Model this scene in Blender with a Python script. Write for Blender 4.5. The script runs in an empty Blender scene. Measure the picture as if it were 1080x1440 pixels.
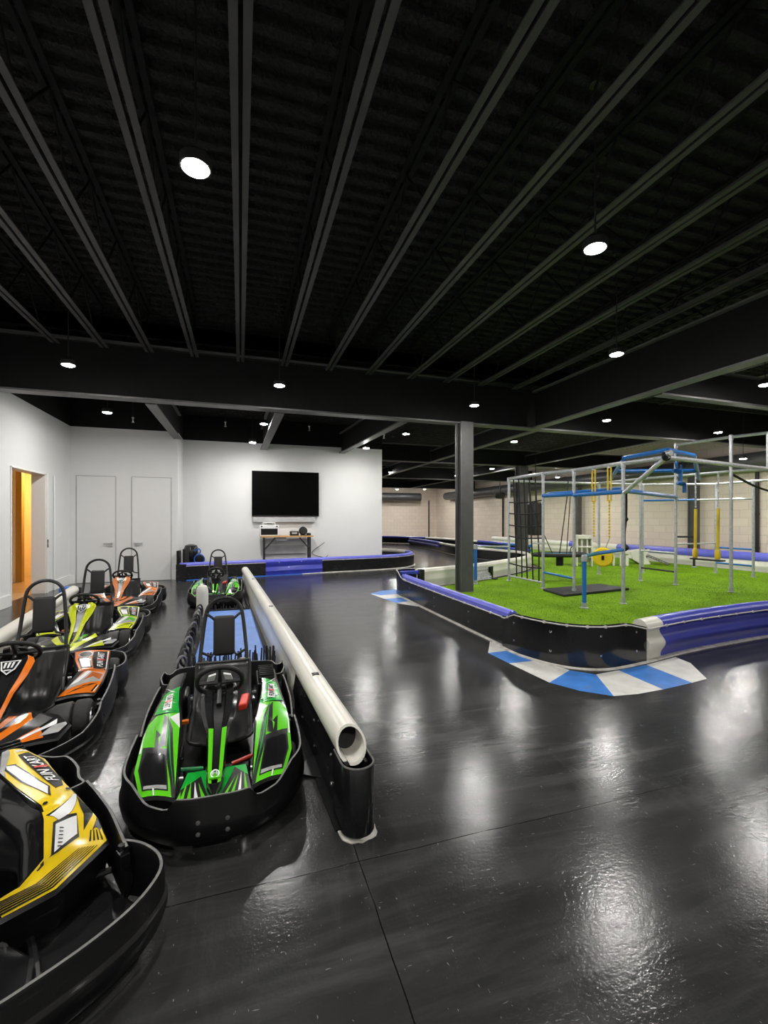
import bpy, bmesh, math, random
from mathutils import Vector, Matrix, Euler
random.seed(7)
C = bpy.context.scene.collection
PI = math.pi

# ------------------------------------------------------------------ camera
FOC, HZ, EYE = 632.0, 731.0, 1.45
YAW = math.atan(202 / 632)
cs, sn = math.cos(YAW), math.sin(YAW)
cam = bpy.data.cameras.new('camera')
cam.sensor_fit = 'HORIZONTAL'; cam.sensor_width = 36.0
cam.lens = 36.0 * FOC / 1080
cam.shift_y = (HZ - 720) / 1080
cam.clip_start = 0.05; cam.clip_end = 200
camo = bpy.data.objects.new('camera', cam); C.objects.link(camo)
camo.location = (0, 0, EYE); camo.rotation_euler = (PI / 2, 0, -YAW)
sc = bpy.context.scene
sc.camera = camo
sc.view_settings.view_transform = 'Standard'
sc.view_settings.look = 'None'
sc.view_settings.gamma = 1.0
sc.view_settings.use_curve_mapping = False
sc.view_settings.exposure = 0.12
sc.cycles.max_bounces = 8
sc.cycles.sample_clamp_indirect = 6.0


def G(u, v, h=0.0):
    """measured spot on the photograph -> place in the room at height h"""
    d = FOC * (h - EYE) / (HZ - v)
    x = (u - 540) / FOC * d
    return Vector((x * cs + d * sn, -x * sn + d * cs, h))


# ------------------------------------------------------------------ materials
def mat(name, col, rough=0.5, metal=0.0, var=0.12, vscale=6.0, bump=0.0, bscale=60.0, coat=0.0,
        emit=None, estr=0.0, spec=0.5, scratch=0.0):
    m = bpy.data.materials.new(name); m.use_nodes = True
    nt = m.node_tree; N = nt.nodes; L = nt.links
    b = N['Principled BSDF']
    b.inputs['Roughness'].default_value = rough
    b.inputs['Metallic'].default_value = metal
    b.inputs['Coat Weight'].default_value = coat
    b.inputs['Specular IOR Level'].default_value = spec
    tc = N.new('ShaderNodeTexCoord')
    n = N.new('ShaderNodeTexNoise'); n.inputs['Scale'].default_value = vscale; n.inputs['Detail'].default_value = 5
    L.new(tc.outputs['Object'], n.inputs['Vector'])
    r = N.new('ShaderNodeValToRGB')
    r.color_ramp.elements[0].position = 0.3; r.color_ramp.elements[1].position = 0.7
    r.color_ramp.elements[0].color = tuple(max(0, c * (1 - var)) for c in col) + (1,)
    r.color_ramp.elements[1].color = tuple(min(1, c * (1 + var)) for c in col) + (1,)
    L.new(n.outputs['Fac'], r.inputs['Fac'])
    L.new(r.outputs['Color'], b.inputs['Base Color'])
    if scratch:
        w = N.new('ShaderNodeTexNoise'); w.inputs['Scale'].default_value = 9; w.inputs['Detail'].default_value = 8
        mp = N.new('ShaderNodeMapping'); mp.inputs['Scale'].default_value = (1.0, 1.0, 14.0)
        L.new(tc.outputs['Object'], mp.inputs['Vector']); L.new(mp.outputs['Vector'], w.inputs['Vector'])
        rr = N.new('ShaderNodeValToRGB')
        rr.color_ramp.elements[0].position = 0.62; rr.color_ramp.elements[1].position = 0.75
        rr.color_ramp.elements[0].color = (0, 0, 0, 1); rr.color_ramp.elements[1].color = (scratch, scratch, scratch, 1)
        L.new(w.outputs['Fac'], rr.inputs['Fac'])
        mx = N.new('ShaderNodeMixRGB'); mx.inputs['Color2'].default_value = (0.22, 0.21, 0.2, 1)
        L.new(rr.outputs['Color'], mx.inputs['Fac']); L.new(r.outputs['Color'], mx.inputs['Color1'])
        L.new(mx.outputs['Color'], b.inputs['Base Color'])
    if bump:
        n2 = N.new('ShaderNodeTexNoise'); n2.inputs['Scale'].default_value = bscale; n2.inputs['Detail'].default_value = 4
        L.new(tc.outputs['Object'], n2.inputs['Vector'])
        bp = N.new('ShaderNodeBump'); bp.inputs['Strength'].default_value = bump; bp.inputs['Distance'].default_value = 0.01
        L.new(n2.outputs['Fac'], bp.inputs['Height']); L.new(bp.outputs['Normal'], b.inputs['Normal'])
    if emit:
        b.inputs['Emission Color'].default_value = emit + (1,)
        b.inputs['Emission Strength'].default_value = estr
    return m


M = {}
M['white_wall'] = mat('white_wall_paint', (0.72, 0.72, 0.72), 0.6, var=0.02, vscale=1.5, bump=0.08, bscale=180)
M['scuffed'] = mat('scuffed_black_plastic', (0.02, 0.02, 0.02), 0.45, var=0.4, vscale=12, scratch=0.9)
M['black_paint'] = mat('black_ceiling_paint', (0.006, 0.006, 0.0063), 0.75, var=0.2, spec=0.3)
M['steel'] = mat('dark_painted_steel', (0.12, 0.118, 0.118), 0.45, var=0.12, bump=0.04, bscale=90)
M['joist_steel'] = mat('charcoal_joist_steel', (0.066, 0.062, 0.063), 0.55, var=0.2, vscale=3)
M['column_steel'] = mat('charcoal_column_paint', (0.075, 0.073, 0.074), 0.42, var=0.12, bump=0.03)
M['black_plastic'] = mat('black_moulded_plastic', (0.006, 0.006, 0.0065), 0.34, var=0.25, bump=0.05, bscale=140, scratch=0.08, spec=0.35)
M['black_gloss'] = mat('black_gloss_plastic', (0.009, 0.009, 0.010), 0.14, var=0.2, coat=0.3)
M['black_sheet'] = mat('black_barrier_sheet', (0.012, 0.012, 0.013), 0.22, var=0.3, bump=0.03, bscale=25, scratch=0.25)
M['rim_grey'] = mat('worn_plastic_rim', (0.13, 0.126, 0.122), 0.5, var=0.35, vscale=25)
M['black_metal'] = mat('black_powder_coat', (0.012, 0.012, 0.013), 0.38, var=0.15)
M['black_vinyl'] = mat('black_pad_vinyl', (0.012, 0.011, 0.011), 0.55, var=0.2, bump=0.12, bscale=260)
M['rubber'] = mat('tyre_rubber', (0.020, 0.019, 0.018), 0.75, var=0.25, bump=0.15, bscale=120)
M['seat_black'] = mat('satin_black_seat_shell', (0.009, 0.009, 0.0095), 0.33, var=0.15, spec=0.4)
M['carbon'] = mat('dark_textured_fender', (0.022, 0.021, 0.02), 0.45, var=0.5, vscale=120, bump=0.3, bscale=200)
M['alu'] = mat('bare_aluminium', (0.55, 0.55, 0.56), 0.32, metal=0.9, var=0.08)
M['galv'] = mat('galvanised_pipe', (0.50, 0.51, 0.53), 0.36, metal=0.55, var=0.15, vscale=18)
M['chrome'] = mat('chrome', (0.7, 0.7, 0.7), 0.12, metal=1.0, var=0.03)
M['white_plastic'] = mat('ivory_plastic', (0.70, 0.68, 0.61), 0.32, var=0.06, vscale=3, coat=0.1, bump=0.02)
M['white_base'] = mat('scuffed_white_strip', (0.52, 0.50, 0.46), 0.5, var=0.3, vscale=14)
M['cord_white'] = mat('white_edge_cord', (0.62, 0.59, 0.55), 0.5, var=0.15, vscale=30)
M['purple'] = mat('violet_blue_plastic', (0.038, 0.050, 0.42), 0.28, var=0.12, vscale=4, coat=0.15)
M['purple_light'] = mat('faded_violet_plastic', (0.12, 0.13, 0.60), 0.34, var=0.12, vscale=4)
M['blue_plastic'] = mat('blue_plastic', (0.02, 0.12, 0.50), 0.32, var=0.15, coat=0.1)
M['blue_tube'] = mat('blue_coated_tube', (0.012, 0.13, 0.44), 0.34, var=0.12)
M['blue_mat'] = mat('blue_foam_sheet', (0.09, 0.22, 0.60), 0.5, var=0.14, vscale=5, bump=0.05)
M['mark_white'] = mat('worn_white_floor_paint', (0.66, 0.65, 0.62), 0.4, var=0.12, vscale=7, scratch=0.5)
M['mark_blue'] = mat('worn_blue_floor_paint', (0.045, 0.20, 0.60), 0.4, var=0.15, vscale=7, scratch=0.4)
M['yellow_rope'] = mat('yellow_coated_rope', (0.68, 0.46, 0.02), 0.5, var=0.15, bump=0.2)
M['yellow_plastic'] = mat('yellow_plastic', (0.85, 0.60, 0.01), 0.35, var=0.06)
M['screen'] = mat('switched_off_screen', (0.001, 0.001, 0.001), 0.5, var=0.05, spec=0.04)
M['tv_black'] = mat('tv_frame', (0.008, 0.008, 0.009), 0.4)
M['soundbar'] = mat('grey_cloth_soundbar', (0.42, 0.42, 0.43), 0.7, bump=0.1, bscale=300)
M['oak'] = mat('oiled_oak_top', (0.52, 0.31, 0.12), 0.45, var=0.2, vscale=9)
M['grey_box'] = mat('grey_painted_metal', (0.36, 0.36, 0.36), 0.45)
M['mat_black'] = mat('black_rubber_mat', (0.022, 0.022, 0.024), 0.6, bump=0.1)
M['rope_black'] = mat('black_rope', (0.010, 0.010, 0.010), 0.8, bump=0.3, bscale=200)
M['teal'] = mat('teal_fabric', (0.03, 0.16, 0.22), 0.6)
M['door_white'] = mat('white_door_paint', (0.72, 0.72, 0.72), 0.45, var=0.01)
M['base_white'] = mat('white_baseboard_paint', (0.80, 0.80, 0.79), 0.42, var=0.01)
M['hall_paint'] = mat('cream_hall_paint', (0.80, 0.66, 0.42), 0.5, var=0.03)
M['hall_dark'] = mat('ochre_hall_post', (0.42, 0.25, 0.05), 0.5, var=0.04)
M['duct'] = mat('dark_grey_duct_skin', (0.10, 0.10, 0.105), 0.35, metal=0.4, var=0.1)
M['red'] = mat('red_plastic', (0.62, 0.04, 0.02), 0.35, var=0.08)
M['orange_bit'] = mat('orange_plastic', (0.75, 0.17, 0.01), 0.35, var=0.08)
M['green_bit'] = mat('green_plastic', (0.02, 0.28, 0.08), 0.35, var=0.08)
M['decal_white'] = mat('white_sticker', (0.74, 0.74, 0.75), 0.28, var=0.04)
M['decal_silver'] = mat('silver_sticker', (0.34, 0.34, 0.34), 0.3, var=0.2, vscale=20)
M['decal_red'] = mat('red_sticker', (0.60, 0.05, 0.03), 0.3)
M['decal_black'] = mat('black_sticker', (0.012, 0.012, 0.012), 0.25)
M['green'] = mat('bright_green_shell', (0.10, 0.56, 0.008), 0.22, var=0.05, coat=0.3)
M['green_deep'] = mat('deep_green_shell', (0.005, 0.36, 0.035), 0.22, var=0.05, coat=0.3)
M['orange'] = mat('orange_shell', (0.72, 0.17, 0.012), 0.24, var=0.05, coat=0.3)
M['orange_deep'] = mat('burnt_orange_shell', (0.42, 0.10, 0.02), 0.26, var=0.06, coat=0.3)
M['copper'] = mat('copper_orange_shell', (0.55, 0.17, 0.05), 0.28, var=0.06, coat=0.3)
M['lime'] = mat('lime_yellow_shell', (0.58, 0.66, 0.015), 0.24, var=0.05, coat=0.3)
M['lime_deep'] = mat('leaf_green_shell', (0.10, 0.40, 0.03), 0.26, var=0.06, coat=0.3)
M['yellow'] = mat('yellow_shell', (0.80, 0.56, 0.01), 0.22, var=0.05, coat=0.3)
M['lamp'] = mat('glowing_lamp_lens', (0.9, 0.9, 0.9), 0.5, emit=(1.0, 0.975, 0.93), estr=800.0)
M['lamp_body'] = mat('black_lamp_body', (0.012, 0.012, 0.012), 0.5)


def floor_material():
    m = bpy.data.materials.new('glossy_black_floor_coating'); m.use_nodes = True
    nt = m.node_tree; N = nt.nodes; L = nt.links; b = N['Principled BSDF']
    tc = N.new('ShaderNodeTexCoord')

    def noise(scale, detail, sx=1, sy=1, rot=0.0, rough=0.55, dist=0.0):
        mp = N.new('ShaderNodeMapping'); mp.inputs['Scale'].default_value = (sx, sy, 1); mp.inputs['Rotation'].default_value = (0, 0, rot)
        n = N.new('ShaderNodeTexNoise'); n.inputs['Scale'].default_value = scale; n.inputs['Detail'].default_value = detail
        n.inputs['Roughness'].default_value = rough; n.inputs['Distortion'].default_value = dist
        L.new(tc.outputs['Object'], mp.inputs['Vector']); L.new(mp.outputs['Vector'], n.inputs['Vector'])
        return n.outputs['Fac']

    def ramp(x, p0, c0, p1, c1):
        r = N.new('ShaderNodeValToRGB'); r.color_ramp.elements[0].position = p0; r.color_ramp.elements[1].position = p1
        r.color_ramp.elements[0].color = (c0, c0, c0, 1); r.color_ramp.elements[1].color = (c1, c1, c1, 1)
        L.new(x, r.inputs['Fac']); return r.outputs['Color']

    def math_(op, a, bb):
        q = N.new('ShaderNodeMath'); q.operation = op
        for i, z in enumerate((a, bb)):
            if isinstance(z, (int, float)): q.inputs[i].default_value = z
            else: L.new(z, q.inputs[i])
        return q.outputs[0]
    base = ramp(noise(1.1, 7), 0.30, 0.020, 0.72, 0.036)
    skid = ramp(noise(2.2, 7, 0.35, 3.0, 0.5, 0.65), 0.52, 0.0, 0.78, 0.030)
    streak = noise(2.4, 8, 0.35, 2.6, 0.75, 0.66, 0.9)
    streak2 = noise(2.6, 8, 2.4, 0.5, 1.0, 0.66, 1.2)
    skid = math_('ADD', skid, math_('ADD', ramp(streak, 0.50, 0.0, 0.80, 0.022), ramp(streak2, 0.54, 0.0, 0.82, 0.014)))
    fleck = ramp(noise(95, 2, 1.0, 0.30, 0.7), 0.715, 0.0, 0.74, 0.14)
    fleck2 = ramp(noise(58, 2, 0.25, 1.6, 0.3), 0.72, 0.0, 0.75, 0.12)
    tot = math_('ADD', math_('ADD', base, skid), math_('ADD', fleck, fleck2))
    sx = N.new('ShaderNodeSeparateXYZ'); L.new(tc.outputs['Object'], sx.inputs[0])
    # sheet joints: long ones along the lanes, short ones across
    wob = math_('MULTIPLY', math_('SUBTRACT', noise(3, 2), 0.5), 0.02)
    fy = math_('ABSOLUTE', math_('SUBTRACT', math_('FRACT', math_('DIVIDE', math_('ADD', math_('ADD', sx.outputs['Y'], wob), -0.02), 1.22), 0), 0.5), 0)
    ly = math_('LESS_THAN', fy, 0.0019)
    fx = math_('ABSOLUTE', math_('SUBTRACT', math_('FRACT', math_('DIVIDE', math_('ADD', math_('ADD', sx.outputs['X'], wob), 1.35), 3.66), 0), 0.5), 0)
    lx = math_('LESS_THAN', fx, 0.0007)
    seam = math_('MAXIMUM', ly, lx)
    mx = N.new('ShaderNodeMixRGB'); L.new(seam, mx.inputs['Fac']); L.new(tot, mx.inputs['Color1'])
    mx.inputs['Color2'].default_value = (0.007, 0.007, 0.007, 1)
    L.new(mx.outputs['Color'], b.inputs['Base Color'])
    L.new(ramp(math_('ADD', math_('MULTIPLY', streak, 0.6), math_('MULTIPLY', noise(6, 6), 0.4)), 0.30, 0.095, 0.72, 0.235), b.inputs['Roughness'])
    b.inputs['Specular IOR Level'].default_value = 0.28
    h = math_('ADD', math_('ADD', math_('MULTIPLY', noise(62, 3), 0.30), math_('MULTIPLY', noise(150, 2), 0.10)), math_('ADD', math_('MULTIPLY', noise(24, 3, 0.5, 1.8, 0.5), 0.22), math_('MULTIPLY', streak, 0.22)))
    h = math_('SUBTRACT', h, math_('MULTIPLY', seam, 0.8))
    bp = N.new('ShaderNodeBump'); bp.inputs['Strength'].default_value = 0.22; bp.inputs['Distance'].default_value = 0.012
    L.new(h, bp.inputs['Height']); L.new(bp.outputs['Normal'], b.inputs['Normal'])
    return m


def brick_material():
    m = bpy.data.materials.new('tan_painted_block_wall'); m.use_nodes = True
    nt = m.node_tree; N = nt.nodes; L = nt.links; b = N['Principled BSDF']
    tc = N.new('ShaderNodeTexCoord')
    sx = N.new('ShaderNodeSeparateXYZ'); L.new(tc.outputs['Object'], sx.inputs[0])
    ad = N.new('ShaderNodeMath'); ad.operation = 'ADD'; L.new(sx.outputs['X'], ad.inputs[0]); L.new(sx.outputs['Y'], ad.inputs[1])
    cb = N.new('ShaderNodeCombineXYZ'); L.new(ad.outputs[0], cb.inputs['X']); L.new(sx.outputs['Z'], cb.inputs['Y'])
    br = N.new('ShaderNodeTexBrick'); br.inputs['Scale'].default_value = 1.0
    br.inputs['Brick Width'].default_value = 0.5; br.inputs['Row Height'].default_value = 0.25
    br.inputs['Mortar Size'].default_value = 0.012
    br.inputs['Color1'].default_value = (0.80, 0.70, 0.59, 1); br.inputs['Color2'].default_value = (0.74, 0.64, 0.54, 1)
    br.inputs['Mortar'].default_value = (0.67, 0.58, 0.49, 1)
    L.new(cb.outputs[0], br.inputs['Vector']); L.new(br.outputs['Color'], b.inputs['Base Color'])
    b.inputs['Roughness'].default_value = 0.7
    bp = N.new('ShaderNodeBump'); bp.inputs['Strength'].default_value = 0.5; bp.inputs['Distance'].default_value = 0.012; bp.invert = True
    L.new(br.outputs['Fac'], bp.inputs['Height']); L.new(bp.outputs['Normal'], b.inputs['Normal'])
    return m


def deck_material():
    m = bpy.data.materials.new('black_sprayed_roof_deck'); m.use_nodes = True
    nt = m.node_tree; N = nt.nodes; L = nt.links; b = N['Principled BSDF']
    b.inputs['Base Color'].default_value = (0.024, 0.0225, 0.023, 1); b.inputs['Roughness'].default_value = 0.7; b.inputs['Specular IOR Level'].default_value = 0.3
    tc = N.new('ShaderNodeTexCoord')
    n = N.new('ShaderNodeTexNoise'); n.inputs['Scale'].default_value = 4.5; n.inputs['Detail'].default_value = 8
    n2 = N.new('ShaderNodeTexNoise'); n2.inputs['Scale'].default_value = 28; n2.inputs['Detail'].default_value = 4
    L.new(tc.outputs['Object'], n.inputs['Vector']); L.new(tc.outputs['Object'], n2.inputs['Vector'])
    a = N.new('ShaderNodeMath'); a.operation = 'MULTIPLY_ADD'; a.inputs[1].default_value = 0.25
    L.new(n2.outputs['Fac'], a.inputs[0]); L.new(n.outputs['Fac'], a.inputs[2])
    bp = N.new('ShaderNodeBump'); bp.inputs['Strength'].default_value = 1.0; bp.inputs['Distance'].default_value = 0.22
    L.new(a.outputs[0], bp.inputs['Height']); L.new(bp.outputs['Normal'], b.inputs['Normal'])
    return m


def turf_material():
    m = bpy.data.materials.new('artificial_turf'); m.use_nodes = True
    nt = m.node_tree; N = nt.nodes; L = nt.links; b = N['Principled BSDF']
    tc = N.new('ShaderNodeTexCoord')
    n = N.new('ShaderNodeTexNoise'); n.inputs['Scale'].default_value = 1.4; n.inputs['Detail'].default_value = 6
    n3 = N.new('ShaderNodeTexNoise'); n3.inputs['Scale'].default_value = 160; n3.inputs['Detail'].default_value = 3
    L.new(tc.outputs['Object'], n.inputs['Vector']); L.new(tc.outputs['Object'], n3.inputs['Vector'])
    mx = N.new('ShaderNodeMath'); mx.operation = 'MULTIPLY_ADD'; mx.inputs[1].default_value = 0.6
    L.new(n3.outputs['Fac'], mx.inputs[0])
    h = N.new('ShaderNodeMath'); h.operation = 'MULTIPLY'; h.inputs[1].default_value = 0.45; L.new(n.outputs['Fac'], h.inputs[0])
    L.new(h.outputs[0], mx.inputs[2])
    r = N.new('ShaderNodeValToRGB'); r.color_ramp.elements[0].position = 0.32; r.color_ramp.elements[1].position = 0.72
    r.color_ramp.elements[0].color = (0.095, 0.205, 0.001, 1); r.color_ramp.elements[1].color = (0.235, 0.45, 0.005, 1)
    L.new(mx.outputs[0], r.inputs['Fac']); L.new(r.outputs['Color'], b.inputs['Base Color'])
    b.inputs['Roughness'].default_value = 0.85; b.inputs['Specular IOR Level'].default_value = 0.2
    bp = N.new('ShaderNodeBump'); bp.inputs['Strength'].default_value = 0.8; bp.inputs['Distance'].default_value = 0.02
    L.new(n3.outputs['Fac'], bp.inputs['Height']); L.new(bp.outputs['Normal'], b.inputs['Normal'])
    return m


def wood_material():
    m = bpy.data.materials.new('pale_oak_floorboards'); m.use_nodes = True
    nt = m.node_tree; N = nt.nodes; L = nt.links; b = N['Principled BSDF']
    tc = N.new('ShaderNodeTexCoord')
    br = N.new('ShaderNodeTexBrick'); br.inputs['Brick Width'].default_value = 1.4; br.inputs['Row Height'].default_value = 0.16
    br.inputs['Scale'].default_value = 1.0; br.inputs['Mortar Size'].default_value = 0.004
    br.inputs['Color1'].default_value = (0.42, 0.29, 0.18, 1); br.inputs['Color2'].default_value = (0.36, 0.25, 0.15, 1)
    br.inputs['Mortar'].default_value = (0.12, 0.08, 0.05, 1)
    L.new(tc.outputs['Object'], br.inputs['Vector']); L.new(br.outputs['Color'], b.inputs['Base Color'])
    b.inputs['Roughness'].default_value = 0.4
    return m


M['floor'] = floor_material(); M['brick'] = brick_material(); M['deck'] = deck_material()
M['turf'] = turf_material(); M['wood'] = wood_material()


# ------------------------------------------------------------------ mesh helpers
class MB:
    def __init__(s):
        s.v, s.f, s.m = [], [], []

    def add(s, vs, fs, mi=0):
        o = len(s.v)
        s.v += [tuple(p) for p in vs]
        for k, f in enumerate(fs):
            s.f.append(tuple(i + o for i in f)); s.m.append(mi[k] if isinstance(mi, (list, tuple)) else mi)

    def box(s, c, size, mi=0, rot=None):
        vs = []
        for dz in (-.5, .5):
            for dx, dy in ((-.5, -.5), (.5, -.5), (.5, .5), (-.5, .5)):
                p = Vector((dx * size[0], dy * size[1], dz * size[2]))
                if rot is not None: p = rot @ p
                vs.append(Vector(c) + p)
        s.add(vs, [(3, 2, 1, 0), (4, 5, 6, 7), (0, 1, 5, 4), (1, 2, 6, 5), (2, 3, 7, 6), (3, 0, 4, 7)], mi)

    def tube(s, pts, r, mi=0, n=8, closed=False, r_end=None):
        pts = [Vector(p) for p in pts]
        k = len(pts); rings = []
        up = None
        for i, p in enumerate(pts):
            a = pts[(i - 1) % k] if (closed or i > 0) else p
            c = pts[(i + 1) % k] if (closed or i < k - 1) else p
            t = (c - a).normalized()
            if up is None:
                up = Vector((0, 0, 1)) if abs(t.z) < 0.9 else Vector((1, 0, 0))
            x = t.cross(up)
            if x.length < 1e-5: x = t.cross(Vector((0, 1, 0)))
            x.normalize(); y = x.cross(t).normalized(); up = y
            rr = r if r_end is None else r + (r_end - r) * i / (k - 1)
            rings.append([p + x * math.cos(2 * PI * j / n) * rr + y * math.sin(2 * PI * j / n) * rr for j in range(n)])
        vs = [q for ring in rings for q in ring]; fs = []
        for i in range(k if closed else k - 1):
            i2 = (i + 1) % k
            for j in range(n):
                j2 = (j + 1) % n
                fs.append((i * n + j, i * n + j2, i2 * n + j2, i2 * n + j))
        if not closed:
            fs.append(tuple(range(n - 1, -1, -1))); fs.append(tuple((k - 1) * n + j for j in range(n)))
        s.add(vs, fs, mi)

    def lathe(s, prof, origin=(0, 0, 0), rot=None, mi=0, n=24):
        vs = []
        for (r, z) in prof:
            for j in range(n):
                p = Vector((r * math.cos(2 * PI * j / n), r * math.sin(2 * PI * j / n), z))
                if rot is not None: p = rot @ p
                vs.append(Vector(origin) + p)
        fs = []
        for i in range(len(prof) - 1):
            for j in range(n):
                j2 = (j + 1) % n
                fs.append((i * n + j, i * n + j2, (i + 1) * n + j2, (i + 1) * n + j))
        fs.append(tuple(range(n - 1, -1, -1))); fs.append(tuple((len(prof) - 1) * n + j for j in range(n)))
        s.add(vs, fs, mi)

    def prism(s, poly, z0, z1, mi=0):
        n = len(poly)
        vs = [(p[0], p[1], z0) for p in poly] + [(p[0], p[1], z1) for p in poly]
        fs = [tuple(range(n - 1, -1, -1)), tuple(range(n, 2 * n))] + [(i, (i + 1) % n, n + (i + 1) % n, n + i) for i in range(n)]
        s.add(vs, fs, mi)

    def loft(s, rings, mi=0, closed_ring=True, caps=True, edge_mi=None):
        """rings: list of equal-length point lists"""
        n = len(rings[0]); vs = [p for r in rings for p in r]; fs = []; ms = []
        for i in range(len(rings) - 1):
            for j in range(n if closed_ring else n - 1):
                j2 = (j + 1) % n
                fs.append((i * n + j, i * n + j2, (i + 1) * n + j2, (i + 1) * n + j))
                ms.append(edge_mi[j] if edge_mi else mi)
        if caps and closed_ring:
            fs.append(tuple(range(n - 1, -1, -1))); ms.append(edge_mi[0] if edge_mi else mi)
            fs.append(tuple((len(rings) - 1) * n + j for j in range(n))); ms.append(edge_mi[0] if edge_mi else mi)
        s.add(vs, fs, ms)

    def build(s, name, mats, parent=None, smooth=35, bevel=0.0, recalc=True):
        me = bpy.data.meshes.new(name)
        me.from_pydata([tuple(p) for p in s.v], [], s.f)
        if not isinstance(mats, (list, tuple)): mats = [mats]
        for q in mats: me.materials.append(M[q] if isinstance(q, str) else q)
        me.polygons.foreach_set('material_index', s.m)
        me.update()
        if recalc:
            bm = bmesh.new(); bm.from_mesh(me); bmesh.ops.recalc_face_normals(bm, faces=bm.faces); bm.to_mesh(me); bm.free()
        if smooth:
            me.polygons.foreach_set('use_smooth', [True] * len(me.polygons))
            me.set_sharp_from_angle(angle=math.radians(smooth))
        o = bpy.data.objects.new(name, me); C.objects.link(o)
        if parent is not None: o.parent = parent
        if bevel:
            b = o.modifiers.new('bevel', 'BEVEL'); b.width = bevel; b.segments = 2; b.limit_method = 'ANGLE'
        return o


def tag(o, label=None, cat=None, group=None, kind=None):
    if label: o['label'] = label
    if cat: o['category'] = cat
    if group: o['group'] = group
    if kind: o['kind'] = kind
    return o


def thing(name, label, cat, loc=(0, 0, 0), rz=0.0, group=None):
    o = bpy.data.objects.new(name, None); C.objects.link(o)
    o.empty_display_size = 0.1
    o.location = loc; o.rotation_euler = (0, 0, rz)
    return tag(o, label, cat, group)


def struct(name, mb, mats, label, cat, group=None, bevel=0.0, smooth=35):
    return tag(mb.build(name, mats, None, smooth, bevel), label, cat, group, 'structure')


def cr(pts, n=6, closed=False):
    pts = [Vector(p) for p in pts]; out = []
    k = len(pts)
    for i in range(k if closed else k - 1):
        p0 = pts[(i - 1) % k] if (closed or i > 0) else pts[i] * 2 - pts[i + 1]
        p1 = pts[i]; p2 = pts[(i + 1) % k]
        p3 = pts[(i + 2) % k] if (closed or i < k - 2) else pts[i + 1] * 2 - pts[i]
        for j in range(n):
            t = j / n
            out.append(0.5 * ((2 * p1) + (p2 - p0) * t + (2 * p0 - 5 * p1 + 4 * p2 - p3) * t * t + (3 * p1 - p0 - 3 * p2 + p3) * t ** 3))
    if not closed: out.append(pts[-1])
    return out


def normals2d(path, side):
    out = []
    for i in range(len(path)):
        a = path[max(i - 1, 0)]; b = path[min(i + 1, len(path) - 1)]
        t = Vector((b[0] - a[0], b[1] - a[1])); t.normalize()
        out.append(Vector((t.y, -t.x)) * side)
    return out


def sweep(mb, path, prof, side=1, mis=0):
    """prof: closed list of (offset towards the seen face, height)"""
    nn = normals2d(path, side); rings = []
    for p, n in zip(path, nn):
        rings.append([(p[0] + n.x * o, p[1] + n.y * o, z) for (o, z) in prof])
    mb.loft(rings, mi=mis if isinstance(mis, int) else 0, edge_mi=None if isinstance(mis, int) else mis)


def subpath(path, a, b):
    """piece of a polyline between fractions a and b of its length"""
    P = [Vector((p[0], p[1])) for p in path]
    L = [0]
    for i in range(1, len(P)): L.append(L[-1] + (P[i] - P[i - 1]).length)
    T = L[-1]; out = []

    def at(d):
        for i in range(1, len(P)):
            if d <= L[i] + 1e-9:
                q = (d - L[i - 1]) / max(L[i] - L[i - 1], 1e-9); return P[i - 1].lerp(P[i], q)
        return P[-1]
    out.append(at(a * T))
    for i in range(len(P)):
        if a * T + 1e-4 < L[i] < b * T - 1e-4: out.append(P[i])
    out.append(at(b * T))
    return out


_text_cache = {}


def text_mesh(s, bold=0.03, shear=0.2):
    """letters as flat polygons, one unit high"""
    key = (s, bold, shear)
    if key in _text_cache: return _text_cache[key]
    cu = bpy.data.curves.new('lettering', 'FONT'); cu.body = s; cu.size = 1.4; cu.offset = bold; cu.shear = shear; cu.resolution_u = 2
    o = bpy.data.objects.new('lettering', cu); C.objects.link(o)
    dg = bpy.context.evaluated_depsgraph_get(); me = bpy.data.meshes.new_from_object(o.evaluated_get(dg))
    vs = [tuple(v.co) for v in me.vertices]; fs = [tuple(p.vertices) for p in me.polygons]
    bpy.data.objects.remove(o); bpy.data.curves.remove(cu); bpy.data.meshes.remove(me)
    xs = [v[0] for v in vs]; ys = [v[1] for v in vs]
    w = max(xs) - min(xs); h = max(ys) - min(ys)
    vs = [((v[0] - min(xs)) / h, (v[1] - min(ys)) / h) for v in vs]
    _text_cache[key] = (vs, fs, w / h)
    return _text_cache[key]


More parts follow.
